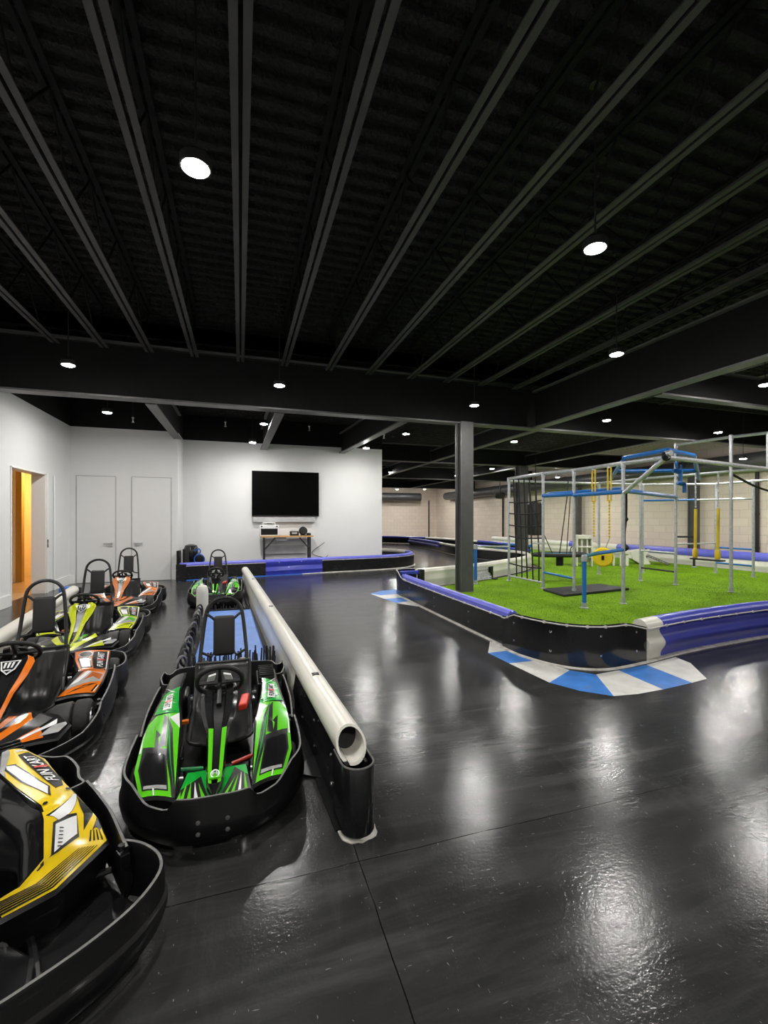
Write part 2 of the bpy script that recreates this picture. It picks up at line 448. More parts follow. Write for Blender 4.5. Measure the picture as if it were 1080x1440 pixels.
class Patch:
    """a lofted panel between an inner and an outer line, with graphics laid on it"""
    def __init__(s, inner, outer, bulge=0.0, sub=4, ns=4):
        s.i = [Vector(p) for p in inner]; s.o = [Vector(p) for p in outer]; s.b = bulge; s.sub = sub; s.ns = ns
        s.k = len(inner) - 1

    def at(s, a, t):
        t = min(max(t, 0), 1) * s.k; j = min(int(t), s.k - 1); q = t - j
        p = s.i[j].lerp(s.i[j + 1], q).lerp(s.o[j].lerp(s.o[j + 1], q), a)
        p.z += s.b * 4 * a * (1 - a)
        return p

    def nrm(s, a, t):
        e = 0.01
        du = s.at(min(a + e, 1), t) - s.at(max(a - e, 0), t); dv = s.at(a, min(t + e, 1)) - s.at(a, max(t - e, 0))
        n = du.cross(dv)
        if n.z < 0: n = -n
        return n.normalized()

    def surface(s, mb, mi, skirt_z=0.08, skirt_mi=1, inset=0.02):
        nt = s.k * s.sub; ns = s.ns
        vs = [s.at(a / ns, t / nt) for t in range(nt + 1) for a in range(ns + 1)]
        fs = [(t * (ns + 1) + a, t * (ns + 1) + a + 1, (t + 1) * (ns + 1) + a + 1, (t + 1) * (ns + 1) + a) for t in range(nt) for a in range(ns)]
        mb.add(vs, fs, mi)
        loop = [s.at(a / ns, 0) for a in range(ns)] + [s.at(1, t / nt) for t in range(nt)] + \
               [s.at(1 - a / ns, 1) for a in range(ns)] + [s.at(0, 1 - t / nt) for t in range(nt)]
        c = sum(loop, Vector()) / len(loop)
        mid, low = [], []
        for p in loop:
            d = Vector((c.x - p.x, c.y - p.y, 0)); d = d.normalized() if d.length else d
            mid.append(Vector((p.x, p.y, p.z - 0.012)) - d * 0.012)
            low.append(Vector((p.x, p.y, min(skirt_z, p.z - 0.03))) + d * inset)
        mb.loft([loop, mid, low], mi=skirt_mi, caps=False)
        mb.add(low, [tuple(range(len(low)))], skirt_mi)

    def decal(s, mb, poly, mi, lift=0.002):
        bm = bmesh.new()
        vs = [bm.verts.new((p[0], p[1], 0)) for p in poly]
        try: bm.faces.new(vs)
        except ValueError:
            bm.free(); return
        s._lay(mb, bm, mi, lift)

    def letters(s, mb, string, origin, ex, ey, mi, lift=0.004, **kw):
        vs, fs, w = text_mesh(string, **kw)
        bm = bmesh.new()
        q = [bm.verts.new((origin[0] + ex[0] * v[0] / w + ey[0] * v[1], origin[1] + ex[1] * v[0] / w + ey[1] * v[1], 0)) for v in vs]
        for f in fs:
            try: bm.faces.new([q[i] for i in f])
            except ValueError: pass
        s._lay(mb, bm, mi, lift)

    def _lay(s, mb, bm, mi, lift):
        nt = s.k * s.sub
        for t in range(1, nt):
            bmesh.ops.bisect_plane(bm, geom=bm.verts[:] + bm.edges[:] + bm.faces[:], plane_co=(0, t / nt, 0), plane_no=(0, 1, 0))
        for a in range(1, s.ns):
            bmesh.ops.bisect_plane(bm, geom=bm.verts[:] + bm.edges[:] + bm.faces[:], plane_co=(a / s.ns, 0, 0), plane_no=(1, 0, 0))
        bmesh.ops.triangulate(bm, faces=bm.faces[:])
        bm.verts.index_update()
        vv = [s.at(v.co.x, v.co.y) + s.nrm(v.co.x, v.co.y) * lift for v in bm.verts]
        ff = [tuple(v.index for v in f.verts) for f in bm.faces]
        mb.add(vv, ff, mi); bm.free()


# ------------------------------------------------------------------ the room
mb = MB(); mb.box((5.36, 14, -0.1), (18.48, 36, 0.2)); struct('floor', mb, 'floor', 'glossy black rubber track floor with scuffs and sheet joints', 'floor')

WT = 3.58          # top of the white walls
# left wall with a doorway
DY0, DY1, DZ = 9.09, 10.50, 2.36
mb = MB()
mb.box((-3.78, (-3.5 + DY0) / 2, WT / 2), (0.2, DY0 + 3.5, WT)); mb.box((-3.78, (DY1 + 11.9) / 2, WT / 2), (0.2, 11.9 - DY1, WT))
mb.box((-3.78, (DY0 + DY1) / 2, (DZ + WT) / 2), (0.2, DY1 - DY0, WT - DZ))
struct('wall_left', mb, 'white_wall', 'white left wall with an open doorway to an orange lit hall', 'wall')
mb = MB()
mb.box((-3.668, (-3.5 + DY0 - .02) / 2, 0.1), (0.024, DY0 - .02 + 3.5, 0.2)); mb.box((-3.668, (DY1 + .42 + 11.89) / 2, 0.1), (0.024, 11.89 - DY1 - .42, 0.2))
struct('baseboard_left', mb, 'base_white', 'tall white baseboard along the left wall', 'baseboard', bevel=0.004)
mb = MB()   # jambs, pocket slot
for y in (DY0 + .012, DY1 - .012): mb.box((-3.78, y, DZ / 2), (0.24, 0.024, DZ))
mb.box((-3.78, (DY0 + DY1) / 2, DZ - .012), (0.24, DY1 - DY0, 0.024))
mb.box((-3.65, DY1 + .03, DZ / 2), (0.03, 0.045, DZ)); mb.box((-3.65, DY1 + .40, DZ / 2), (0.02, 0.03, DZ))
struct('trim_1', mb, 'base_white', 'white jamb and reveal around the left doorway', 'door trim', bevel=0.003)
mb = MB(); mb.box((-3.635, DY1 + .02, 0.98), (0.01, 0.03, 0.16)); mb.box((-3.629, DY1 + .02, 0.98), (0.006, 0.012, 0.05), 1)
tag(mb.build('strike_plate', ['black_metal', 'alu']), 'small dark latch plate on the white jamb of the left doorway', 'latch')
mb = MB(); mb.box((-3.675, 11.3, 1.12), (0.01, 0.075, 0.12)); mb.box((-3.668, 11.3, 1.12), (0.008, 0.03, 0.06))
tag(mb.build('light_switch', 'base_white', bevel=.002), 'white light switch on the left wall beside the doorway', 'switch')
# hall behind the doorway
mb = MB(); mb.box((-4.95, 11, -0.095), (2.14, 8, 0.2)); struct('floor_hall', mb, 'wood', 'pale oak floorboards in the hall behind the doorway', 'floor')
mb = MB(); mb.box((-5.75, 11, 1.4), (0.1, 8, 2.8)); mb.box((-4.75, 13.95, 1.4), (1.9, 0.1, 2.8)); mb.box((-4.75, 7.6, 1.4), (1.8, 0.1, 2.8)); mb.box((-4.8, 11, 2.85), (2.0, 8, 0.1))
struct('wall_hall', mb, 'hall_paint', 'warm cream hall wall seen through the left doorway', 'wall')
mb = MB(); mb.box((-4.85, 12.45, 1.4), (0.12, 0.14, 2.76)); struct('trim_2', mb, 'hall_dark', 'dark ochre post on the hall wall', 'trim', bevel=.006)
mb = MB(); mb.box((-5.685, 10.0, .11), (0.03, 4.6, 0.22)); mb.box((-4.8, 13.885, .11), (1.78, .03, .22)); struct('baseboard_hall', mb, 'hall_paint', 'cream baseboard in the hall', 'baseboard')
mb = MB(); mb.box((-5.31, 12.42, 1.4), (.80, .10, 2.78)); struct('wall_hall_side', mb, 'white_wall', 'pale hall wall end beside the ochre post', 'wall')
# back left wall with the two doors
XC = -1.445; YB = 11.9; YT = 13.0; XE = 4.09
mb = MB(); mb.box(((-3.88 + XC) / 2, YB + .6, WT / 2), (XC + 3.88, 1.2, WT))
struct('wall_back_left', mb, 'white_wall', 'white wall holding two flush white doors', 'wall')
mb = MB(); mb.box(((XC - .1 + XE) / 2, YT + .12, WT / 2), (XE - XC + .1, 0.24, WT)); mb.box((XE - .12, YT + 3.2, WT / 2), (0.24, 6.0, WT))
struct('wall_back', mb, 'white_wall', 'white back wall that carries the television', 'wall')
mb = MB()
for a, b in ((-3.665, -3.585), (-2.75, -2.46), (-1.57, XC - .005)): mb.box(((a + b) / 2, YB - .011, .1), (b - a, .022, .2))
mb.box((XC + .011, (YB - .02 + 12.3) / 2, .1), (.022, .4, .2))
struct('baseboard_back_left', mb, 'base_white', 'white baseboard between and beside the two doors', 'baseboard', bevel=.003)


def flush_door(n, x0, x1, hx, label, flip):
    mb = MB()
    mb.box(((x0 + x1) / 2, YB - .008, 1.225), (x1 - x0 - .012, .02, 2.43))
    d = mb.build('door_%d' % n, 'door_white', bevel=.003); tag(d, label, 'door', None, 'structure')
    mb = MB()
    for x in (x0 - .012, x1 + .012): mb.box((x, YB - .002, 1.23), (.012, .012, 2.46))
    mb.box(((x0 + x1) / 2, YB - .002, 2.462), (x1 - x0 + .036, .012, .012))
    mb.box(((x0 + x1) / 2, YB - .004, .006), (x1 - x0, .012, .012))
    mb.build('shadow_gap', 'grey_box', d)
    mb = MB(); s = 1 if flip else -1
    rot = Matrix.Rotation(PI / 2, 3, 'X')
    mb.lathe([(0.026, 0), (0.026, .012), (.012, .014), (.011, .05), (.008, .052)], (hx, YB - .018, .90), rot, 0, 16)
    mb.box((hx + s * .07, YB - .066, .90), (.17, .018, .028))
    mb.box((hx + s * .03, YB - .024, .83), (.10, .012, .025))
    h = mb.build('door_handle', 'alu', d, bevel=.002); h['label'] = 'satin metal lever handle'


flush_door(1, -3.555, -2.78, -2.85, 'left flush white door in the back left wall', False)
flush_door(2, -2.43, -1.60, -2.36, 'right flush white door beside the wall corner', True)
# brick walls, wall behind
mb = MB(); mb.box((14.6, 14, 2.4), (0.2, 37, 4.8)); struct('wall_right', mb, 'brick', 'tan painted block wall along the right side of the hall', 'wall')
mb = MB(); mb.box((9.0, 32.1, 2.4), (11.2, .2, 4.8)); struct('wall_far', mb, 'brick', 'tan block wall at the far end of the hall', 'wall')
mb = MB(); mb.box((5.36, -3.6, 2.4), (18.4, .2, 4.8)); struct('wall_rear', mb, 'white_wall', 'white wall behind the viewpoint', 'wall')
# black upper walls
mb = MB()
mb.box((-3.78, 4.2, (WT + 5) / 2), (.2, 15.4, 5 - WT)); mb.box(((-3.88 + XC) / 2, YB + .6, (WT + 5) / 2), (XC + 3.88, 1.2, 5 - WT))
mb.box(((XC - .1 + XE) / 2, YT + .12, (WT + 5) / 2), (XE - XC + .1, .24, 5 - WT)); mb.box((XE - .12, YT + 3.2, (WT + 5) / 2), (.24, 6, 5 - WT))
struct('trim_3', mb, 'black_paint', 'black upper wall band above the white walls', 'bulkhead')
# roof deck: ribs run across the joists
def deck(name, x0, x1, y0, y1, z, label):
    mb = MB(); pr = []
    y = y0; P = 0.19
    while y < y1:
        pr += [(y, z), (y + P * .45, z), (y + P * .55, z - .045), (y + P * .95, z - .045)]
        y += P
    vs = [(x0, a, b) for a, b in pr] + [(x1, a, b) for a, b in pr]; n = len(pr)
    mb.add(vs, [(i, i + 1, n + i + 1, n + i) for i in range(n - 1)])
    mb.add([(x0, y0, z + .1), (x1, y0, z + .1), (x1, y1, z + .1), (x0, y1, z + .1)], [(0, 1, 2, 3)])
    struct(name, mb, 'deck', label, 'ceiling', smooth=0)


deck('ceiling', -3.88, 14.6, -3.6, 8.5, 4.86, 'black sprayed corrugated roof deck over the near half')
deck('ceiling_far', -3.88, 14.6, 8.1, 32.2, 4.30, 'black ribbed ceiling over the far half of the hall')

# steel beams
def beam(x0, y0, x1, y1, zb, zt, w, label, seat=None):
    mb = MB(); a = Vector((x0, y0, 0)); b = Vector((x1, y1, 0)); L = (b - a).length; ang = math.atan2(y1 - y0, x1 - x0)
    R = Matrix.Rotation(ang, 3, 'Z'); c = (a + b) / 2
    mb.box((c.x, c.y, zb + .014), (L, w, .028), 0, R); mb.box((c.x, c.y, zt - .014), (L, w, .028), 0, R)
    mb.box((c.x, c.y, (zb + zt) / 2), (L, .03, zt - zb - .05), 1, R)
    struct('beam', mb, ['steel', 'black_paint'], label, 'steel beam')


beam(-3.86, 8.22, 14.5, 8.42, 3.405, 4.3, .24, 'long main steel beam crossing the hall above the round topped barriers')
beam(-1.45, 8.45, -1.45, 11.9, 3.405, 4.0, .17, 'beam running back to the corner beside the two doors')
beam(.69, 8.45, .62, 13.0, 3.405, 4.0, .17, 'beam running back to the wall above the television')
beam(3.12, 8.45, 2.85, 13.0, 3.405, 4.0, .17, 'beam running back to the right end of the television wall')
beam(6.15, -3.5, 6.05, 8.2, 3.405, 4.2, .2, 'beam running lengthwise above the turf gym')
beam(6.25, 5.42, 14.5, 5.62, 3.405, 3.9, .16, 'cross beam branching off above the right of the gym')
for i, y in enumerate((14.2, 20.0, 26.0)):
    beam(XE if i == 0 else 4.2, y, 14.5, y, 3.405, 4.0, .2, ('first', 'second', 'third')[i] + ' cross beam beyond the main beam in the far half')
for i, (x, y0) in enumerate(((6.2, 8.45), (10.0, 8.45))):
    for j, (a, b) in enumerate(((y0, 14.1), (14.3, 19.9), (20.1, 25.9))):
        beam(x, a, x, b, 3.405, 3.8, .15, ('left', 'right')[i] + ' lengthwise purlin beam, ' + ('near', 'middle', 'far')[j] + ' bay of the far half')

# roof joists with twin bottom rails and zigzag webs
JX = [(-2.696, -2.747), (-1.993, -2.119), (-1.32, -1.497), (-.687, -.771), (.014, -.012), (.751, .736), (1.523, 1.552), (2.255, 2.329), (3.082, 3.165),
      (3.844, 3.943), (4.605, 4.711), (5.43, 5.50), (6.285, 6.35), (7.068, 7.12), (7.86, 7.9), (8.65, 8.7), (9.45, 9.5)]
for k, (xa, xb) in enumerate(JX):
    y0, y1 = -3.4, 8.15
    xm = (xa + xb) / 2
    mb = MB(); zb = 4.18; zt = 4.80
    for off in (-.039, .039):
        mb.box((xm + off, (y0 + y1) / 2, zb + .006), (.05, y1 - y0, .012), 0)
        mb.box((xm + off * .46, (y0 + y1) / 2, zb + .03), (.008, y1 - y0, .05), 0)
        mb.box((xm + off, (y0 + y1) / 2, zt), (.05, y1 - y0, .01), 1)
    y = y0; up = True
    while y < y1 - .5:
        a = (xm, y, zb + .03 if up else zt); b = (xm, y + .5, zt if up else zb + .03)
        mb.tube([a, b], .011, 1, 6); y += .5; up = not up
    o = struct('joist', mb, ['joist_steel', 'black_paint'], 'charcoal steel roof joist with twin bottom rails under the black deck', 'roof joist', 'roof joists', smooth=0)

# columns
def column(x, y, w, h, label, name='column'):
    mb = MB()
    mb.box((x, y - w * .43, h / 2), (w, w * .14, h)); mb.box((x, y + w * .43, h / 2), (w, w * .14, h)); mb.box((x, y, h / 2), (w * .62, w * .9, h))
    mb.box((x, y, .012), (w * 1.25, w * 1.25, .024))
    struct(name, mb, 'column_steel', label, 'steel column', bevel=.004)


column(4.29, 8.12, .27, 3.40, 'near charcoal steel column standing on the turf behind the violet topped barrier')
column(9.85, 14.2, .34, 3.40, 'dark steel column behind the climbing net')
p = G(1060, 802)
column(13.40, 5.62, .28, 3.39, 'dark column at the right wall, near the right edge of the gym')
column(14.1, 10.9, .24, 2.84, 'dark column against the block wall behind the swing')
column(14.1, 16.2, .24, 2.84, 'dark column against the block wall behind the rope')
column(14.1, 20.6, .24, 2.84, 'dark column against the far part of the block wall')

# ducts along the brick walls
mb = MB(); mb.tube([(14.15, 1.0, 3.14), (14.15, 29.5, 3.14)], .27, 0, 24)
for y in range(2, 30, 3): mb.tube([(14.15, y, 3.14), (14.15, y + .06, 3.14)], .285, 0, 24)
mb.lathe([(.20, 0), (.24, .01), (.27, .05)], (14.15, 29.5, 3.14), Matrix.Rotation(PI / 2, 3, 'X'), 0, 24)
d = tag(mb.build('air_duct', 'duct'), 'fat dark grey round air duct along the top of the right block wall', 'duct')
mb = MB(); mb.tube([(4.5, 31.4, 3.15), (12.9, 31.4, 3.15)], .3, 0, 20)
for x in range(5, 13, 2): mb.tube([(x, 31.4, 3.15), (x + .06, 31.4, 3.15)], .315, 0, 20)
tag(mb.build('air_duct', 'duct'), 'dark round air duct along the top of the far block wall', 'duct')
p = G(690, 699, 2.0)
mb = MB(); mb.lathe([(.05, -.18), (.2, -.16), (.27, -.05), (.28, .08), (.2, .14)], (12.9, 20.5, 2.72), None, 0, 20); mb.tube([(12.9, 20.5, 2.85), (12.9, 20.5, 4.2)], .03, 0)
tag(mb.build('air_diffuser', 'black_metal'), 'black bell shaped diffuser under the duct behind the near column', 'air diffuser')
for u, x, y, lab in ((613, 13.0, 30.0, 'black downpipe at the far corner of the block walls'), (706, 14.42, 22.6, 'thin dark pipe on the block wall left of the climbing net'), (1039, 14.4, 9.2, 'thin black pipe on the block wall at the right of the swing')):
    mb = MB(); mb.tube([(x, y, 0), (x, y, 2.85)], .05, 0, 10)
    for z in (.6, 1.6, 2.6): mb.tube([(x, y, z), (x, y, z + .05)], .06, 0, 10)
    tag(mb.build('downpipe', 'black_metal'), lab, 'pipe')

# ------------------------------------------------------------------ lamps
LAMPS = [((275, 236), 'nearest lit round lamp at the upper left, between two joists'), ((837, 349), 'large lit round lamp at the upper right under the joists'),
         ((867, 498), 'lit round lamp near the end of the joists above the gym'), ((1076, 541), 'lit round lamp cut by the right edge of the photo'),
         ((96, 513), 'lit round lamp at far left in front of the main beam'), ((393, 542), 'lit round lamp in front of the main beam above the television wall'),
         ((667, 570), 'lit round lamp just above the top of the near column'), ((151, 580), 'lit round lamp above the left flush door'),
         ((371, 596), 'lit round lamp left of the beam that meets the television wall'), ((355, 622), 'small lit lamp close to the wall above the television'),
         ((571, 610), 'lit round lamp left of the near column behind the main beam'), ((515, 630), 'small lit lamp at the right top end of the television wall'),
         ((853, 591), 'lit round lamp above the middle of the climbing frame'), ((1010, 608), 'lit round lamp above the tall right posts of the frame'),
         ((723, 621), 'lit lamp just right of the near column'), ((862, 631), 'lit lamp over the blue overhead bars'),
         ((586, 654), 'small far lamp, upper of the pair left of the near column'), ((549, 664), 'small far lamp beside the end of the television wall'),
         ((640, 640), 'far lamp touching the left edge of the near column'), ((642, 669), 'lower far lamp touching the left edge of the near column'),
         ((692, 659), 'small far lamp between the near column and the net'), ((629, 676), 'tiny far lamp left of the near column, lowest of its cluster'),
         ((559, 688), 'tiny lamp over the left part of the far block wall'), ((597, 688), 'tiny lamp over the right part of the far block wall'),
         ((1045, 645), 'dim small lamp behind the tallest right post of the frame'), ((784, 671), 'tiny dim lamp between the net and the yellow ropes'), ((841, 666), 'tiny far lamp behind the yellow ropes')]
LPOS = []
for (uv, lab) in LAMPS:
    p = G(uv[0], uv[1], {(355, 622): 3.38, (515, 630): 3.38, (1045, 645): 3.02, (784, 671): 3.15, (151, 580): 3.45}.get(uv, 3.5))
    if uv == (559, 688): p = Vector((10.0, 28.4, 3.5))
    LPOS.append((p, lab))
for x, y, lab in ((-2.2, -1.4, 'lamp behind the viewpoint on the left'), (.6, -1.4, 'lamp behind the viewpoint in the middle'), (4.0, -1.4, 'lamp behind the viewpoint on the right'), (7.5, -1.0, 'lamp behind the viewpoint at far right'),
                  (10.8, 2.6, 'lamp outside the frame over the right of the track'), (13.0, 4.8, 'lamp outside the frame by the right wall'), (-2.2, 2.8, 'lamp outside the frame above the kart row'),
                  (11.6, 8.9, 'added unseen lamp behind the main beam brightening the right block wall')) + tuple((x, y, 'added unseen lamp high between the far beams, %s' % w) for x, y, w in ((11.6, 15.1, 'first right bay'), (11.6, 17.3, 'second right bay'), (11.6, 20.9, 'third right bay'), (11.6, 23.2, 'fourth right bay'), (11.6, 26.9, 'fifth right bay'), (12.2, 29.3, 'by the far right corner'), (8.2, 27.2, 'facing the far wall'), (10.2, 29.2, 'close to the far wall'), (6.6, 29.2, 'close to the left of the far wall'))):
    LPOS.append((Vector((x, y, 3.97 if y > 8.5 else 3.5)), lab))  # raised ones past the main beam are unseen lamps added to brighten block walls
for i, (p, lab) in enumerate(LPOS):
    t = thing('ceiling_lamp', lab, 'ceiling lamp', p, 0, 'round ceiling lamps')
    mb = MB(); mb.lathe([(.082, -.005), (.088, .0), (.088, .05), (.07, .075), (.02, .085)], n=24); mb.build('housing', 'lamp_body', t)
    mb = MB(); mb.lathe([(.03, -.017), (.060, -.014), (.074, -.006)], n=24); l = mb.build('lens', 'lamp', t); l['label'] = 'glowing warm white lens'
    zt = (4.16 if p.y > 8.3 else 4.75) - p.z
    mb = MB(); mb.tube([(0, 0, .08), (0, 0, zt)], .007, 0, 6); mb.lathe([(.04, zt - .02), (.045, zt), (.045, zt + .05)], n=12); mb.build('stem', 'lamp_body', t)
# hall lamp
t = thing('hall_lamp', 'warm lamp on the hall ceiling behind the doorway', 'ceiling lamp', (-4.30, 12.9, 2.74))
mb = MB(); mb.lathe([(.12, -.03), (.13, -.02), (.13, .05)], n=20); mb.build('lamp_shade', mat('amber_lamp_glass', (.8, .5, .2), emit=(1.0, .62, .25), estr=300.0), t)

# sprinklers
for u, v, lab in ((187, 591, 'small brass sprinkler head above the right flush door'), (317, 597, 'small sprinkler head above the left of the television wall'), (435, 603, 'small sprinkler head above the right of the television'), (540, 614, 'small sprinkler head near the end of the television wall')):
    p = G(u, v, 3.6)
    mb = MB(); mb.tube([(0, 0, .05), (0, 0, .72)], .012, 0, 8); mb.lathe([(.012, -.05), (.03, -.045), (.012, -.03), (.014, .04), (.028, .06)], n=12, mi=1)
    o = mb.build('sprinkler', ['black_metal', 'alu']); o.location = p; tag(o, lab, 'sprinkler')

# ------------------------------------------------------------------ television wall
t = thing('television', 'large switched off black television on the white wall', 'television', (1.68, YT, 2.03))
def face(u, v, y=YT):   # a spot on the television wall
    d = None
    r = (u - 540) / FOC
    d = y / (cs - r * sn)
    return Vector((d * (r * cs + sn), y, EYE + (HZ - v) * d / FOC))
a, b = face(354, 726), face(448, 665)
w, h = b.x - a.x, b.z - a.z; cx, cz = (a.x + b.x) / 2, (a.z + b.z) / 2
t.location = (cx, YT, cz)
mb = MB(); mb.box((0, -.05, 0), (w, .05, h)); mb.box((0, -.028, 0), (w * .5, .052, h * .5)); mb.box((0, -.07, -h / 2 + .02), (.12, .02, .03)); mb.build('case', 'tv_black', t, bevel=.006)
mb = MB(); mb.box((0, -.077, .005), (w - .03, .006, h - .04)); mb.build('screen', 'screen', t)
a, b = face(355, 734.5), face(442, 727.5)
mb = MB(); mb.box(((a.x + b.x) / 2, YT - .055, (a.z + b.z) / 2), (b.x - a.x, .11, b.z - a.z)); 
tag(mb.build('soundbar', 'soundbar', bevel=.012), 'long light grey soundbar mounted under the television', 'soundbar')

ty = 12.72
def tpt(u, v): return face(u, v, ty)
a, b = face(367, 755, ty - .25), face(441, 755, ty - .25); tz = a.z
t = thing('work_table', 'narrow wooden topped table with black folding legs under the television', 'table', ((a.x + b.x) / 2, ty, 0))
tw = b.x - a.x
mb = MB(); mb.box((0, 0, tz), (tw, .46, .04)); mb.build('table_top', 'oak', t, bevel=.004)
for sx in (-1, 1):
    for sy in (-1, 1):
        mb = MB(); mb.box((sx * (tw / 2 - .09), sy * .18, tz / 2 - .01), (.045, .045, tz - .02)); mb.build('leg', 'black_metal', t, bevel=.003)
    mb = MB(); mb.tube([(sx * (tw / 2 - .1), -.18, tz * .66), (sx * (tw / 2 - .38), -.18, tz - .03)], .02, 0, 8); mb.build('brace', 'black_metal', t)
mb = MB(); mb.box((0, .19, tz * .62), (tw - .24, .02, .24)); mb.build('back_panel', 'grey_box', t)
mb = MB(); mb.box((-.15, .05, tz - .08), (.28, .2, .09)); mb.build('cable_box', 'base_white', t, bevel=.01)
zt = tz + .02
def on_table(u): return face(u, 750, ty - .1).x
x = on_table(378.5)
t = thing('fan_heater', 'white box heater with a black louvred grille on the table', 'heater', (x, ty - .05, zt))
mb = MB(); mb.box((0, 0, .15), (.50, .26, .30)); mb.build('body', 'base_white', t, bevel=.012)
mb = MB()
for k in range(5): mb.box((0, -.135, .05 + k * .033), (.43, .016, .016))
mb.box((0, -.128, .115), (.44, .01, .17)); mb.build('grille', 'black_plastic', t)
mb = MB(); mb.tube([(-.17, 0, .29), (-.15, 0, .36), (.15, 0, .36), (.17, 0, .29)], .012); mb.build('handle', 'base_white', t)
mb = MB(); mb.lathe([(.02, 0), (.02, .03)], (-.2, -.13, .26), Matrix.Rotation(PI / 2, 3, 'X'), 0, 12); mb.lathe([(.02, 0), (.02, .03)], (.2, -.13, .26), Matrix.Rotation(PI / 2, 3, 'X'), 0, 12); mb.box((0, -.14, .34), (.12, .02, .02)); mb.build('knob', 'black_metal', t)
x = on_table(414)
t = thing('radio', 'small dark box with a pale display on the right part of the table', 'radio', (x, ty - .05, zt))
mb = MB(); mb.box((0, 0, .06), (.24, .16, .12)); mb.build('body', 'black_plastic', t, bevel=.01)
mb = MB(); mb.box((0, -.083, .07), (.14, .008, .05)); mb.build('display', 'grey_box', t)
mb = MB(); mb.tube([(-.1, 0, .11), (-.09, 0, .145), (.09, 0, .145), (.1, 0, .11)], .008); mb.build('handle', 'grey_box', t)
x = on_table(426.5)
t = thing('desk_fan', 'round black speaker drum on the right of the table', 'speaker', (x, ty - .05, zt)); t.name = 'drum_speaker'
mb = MB(); mb.lathe([(.05, -.07), (.09, -.068), (.115, -.05), (.12, 0), (.115, .05), (.09, .07)], (0, 0, .13), Matrix.Rotation(PI / 2, 3, 'X'), 0, 24); mb.box((0, 0, .012), (.16, .12, .024)); mb.build('body', 'black_plastic', t)
mb = MB(); mb.lathe([(.02, .072), (.085, .071), (.09, .066)], (0, 0, .13), Matrix.Rotation(PI / 2, 3, 'X'), 0, 24); mb.build('grille', 'rubber', t)
x = on_table(434.5)
mb = MB(); mb.lathe([(.06, 0), (.065, .01), (.065, .05), (.05, .07), (.01, .075)], n=20)
o = mb.build('charger_puck', 'black_plastic'); o.location = (x, ty - .05, zt); tag(o, 'small black puck at the right end of the table', 'charger')
mb = MB(); q = face(441, 780, YT - .02)
mb.tube(cr([(tw / 2 + t.location.x - .6 + .55, YT - .05, tz * .8), (q.x - .05, YT - .03, .5), (q.x + .3, YT - .03, .36), (q.x + .42, YT - .03, .42)]), .008)
tag(mb.build('power_cord', 'rope_black'), 'thin black cord running down the wall right of the table', 'cord')
# little canister in the corner
p = face(263, 790, 12.25)
t = thing('shop_vacuum', 'black canister with a blue hose ring in the corner behind the barrier', 'vacuum cleaner', (-1.2, 12.45, 0))
mb = MB(); mb.lathe([(.14, 0), (.17, .02), (.175, .55), (.18, .58), (.17, .72), (.14, .80), (.06, .83)], n=24); mb.build('canister', 'black_gloss', t)
mb = MB(); mb.lathe([(.10, -.06), (.115, -.05), (.115, .05), (.08, .06)], (.22, -.22, .46), Matrix.Rotation(PI / 2, 3, 'X'), 0, 20); mb.build('hose_reel', 'black_plastic', t)
mb = MB(); mb.tube([(.22 + .12 * math.cos(a * .35), -.29, .46 + .12 * math.sin(a * .35)) for a in range(18)], .014, 0, 8, closed=True); mb.tube(cr([(.1, -.2, .66), (.2, -.24, .72), (.24, -.26, .64), (.16, -.28, .56)]), .018, 0); h = mb.build('hose', 'blue_plastic', t); h['label'] = 'blue hose ring'
mb = MB(); mb.box((-.16, 0, .36), (.06, .2, .7)); mb.build('back_frame', 'black_metal', t)

# ------------------------------------------------------------------ barriers
def barrier_face(h=.36):
    return [(0, .02), (0, .09), (.012, .13), (.024, .17), (.012, .215), (-.006, .26), (-.014, .31), (-.006, h - .01), (-.05, h - .01), (-.05, .02)]


def tube_top(cx, zc, r, n=14):
    return [(cx + r * math.cos(2 * PI * k / n), zc + r * math.sin(2 * PI * k / n)) for k in range(n)]


def cord(path, side, z, off=.012, step=.33):
    mb = MB(); nn = normals2d(path, side)
    pts = [(p[0] + n.x * off, p[1] + n.y * off, z) for p, n in zip(path, nn)]
    mb.tube(pts, .007, 0, 6)
    acc = 0
    for i in range(1, len(pts)):
        a, b = Vector(pts[i - 1]), Vector(pts[i]); L = (b - a).length
        while acc < L:
            q = a.lerp(b, acc / L); mb.box(q, (.022, .022, .022)); acc += step
        acc -= L
    return mb


def bolts(mb, path, side, zs, step, off, mi=0, r=.012):
    nn = normals2d(path, side); acc = step / 2
    for i in range(1, len(path)):
        a, b = Vector((path[i - 1][0], path[i - 1][1])), Vector((path[i][0], path[i][1])); L = (b - a).length
        while acc < L:
            q = a.lerp(b, acc / L); n = nn[i]
            R = Vector((0, 0, 1)).rotation_difference(Vector((n.x, n.y, 0))).to_matrix()
            for z in zs: mb.lathe([(r, 0), (r, .004), (r * .6, .008)], (q.x + n.x * off, q.y + n.y * off, z), R, mi, 8)
            acc += step
        acc -= L


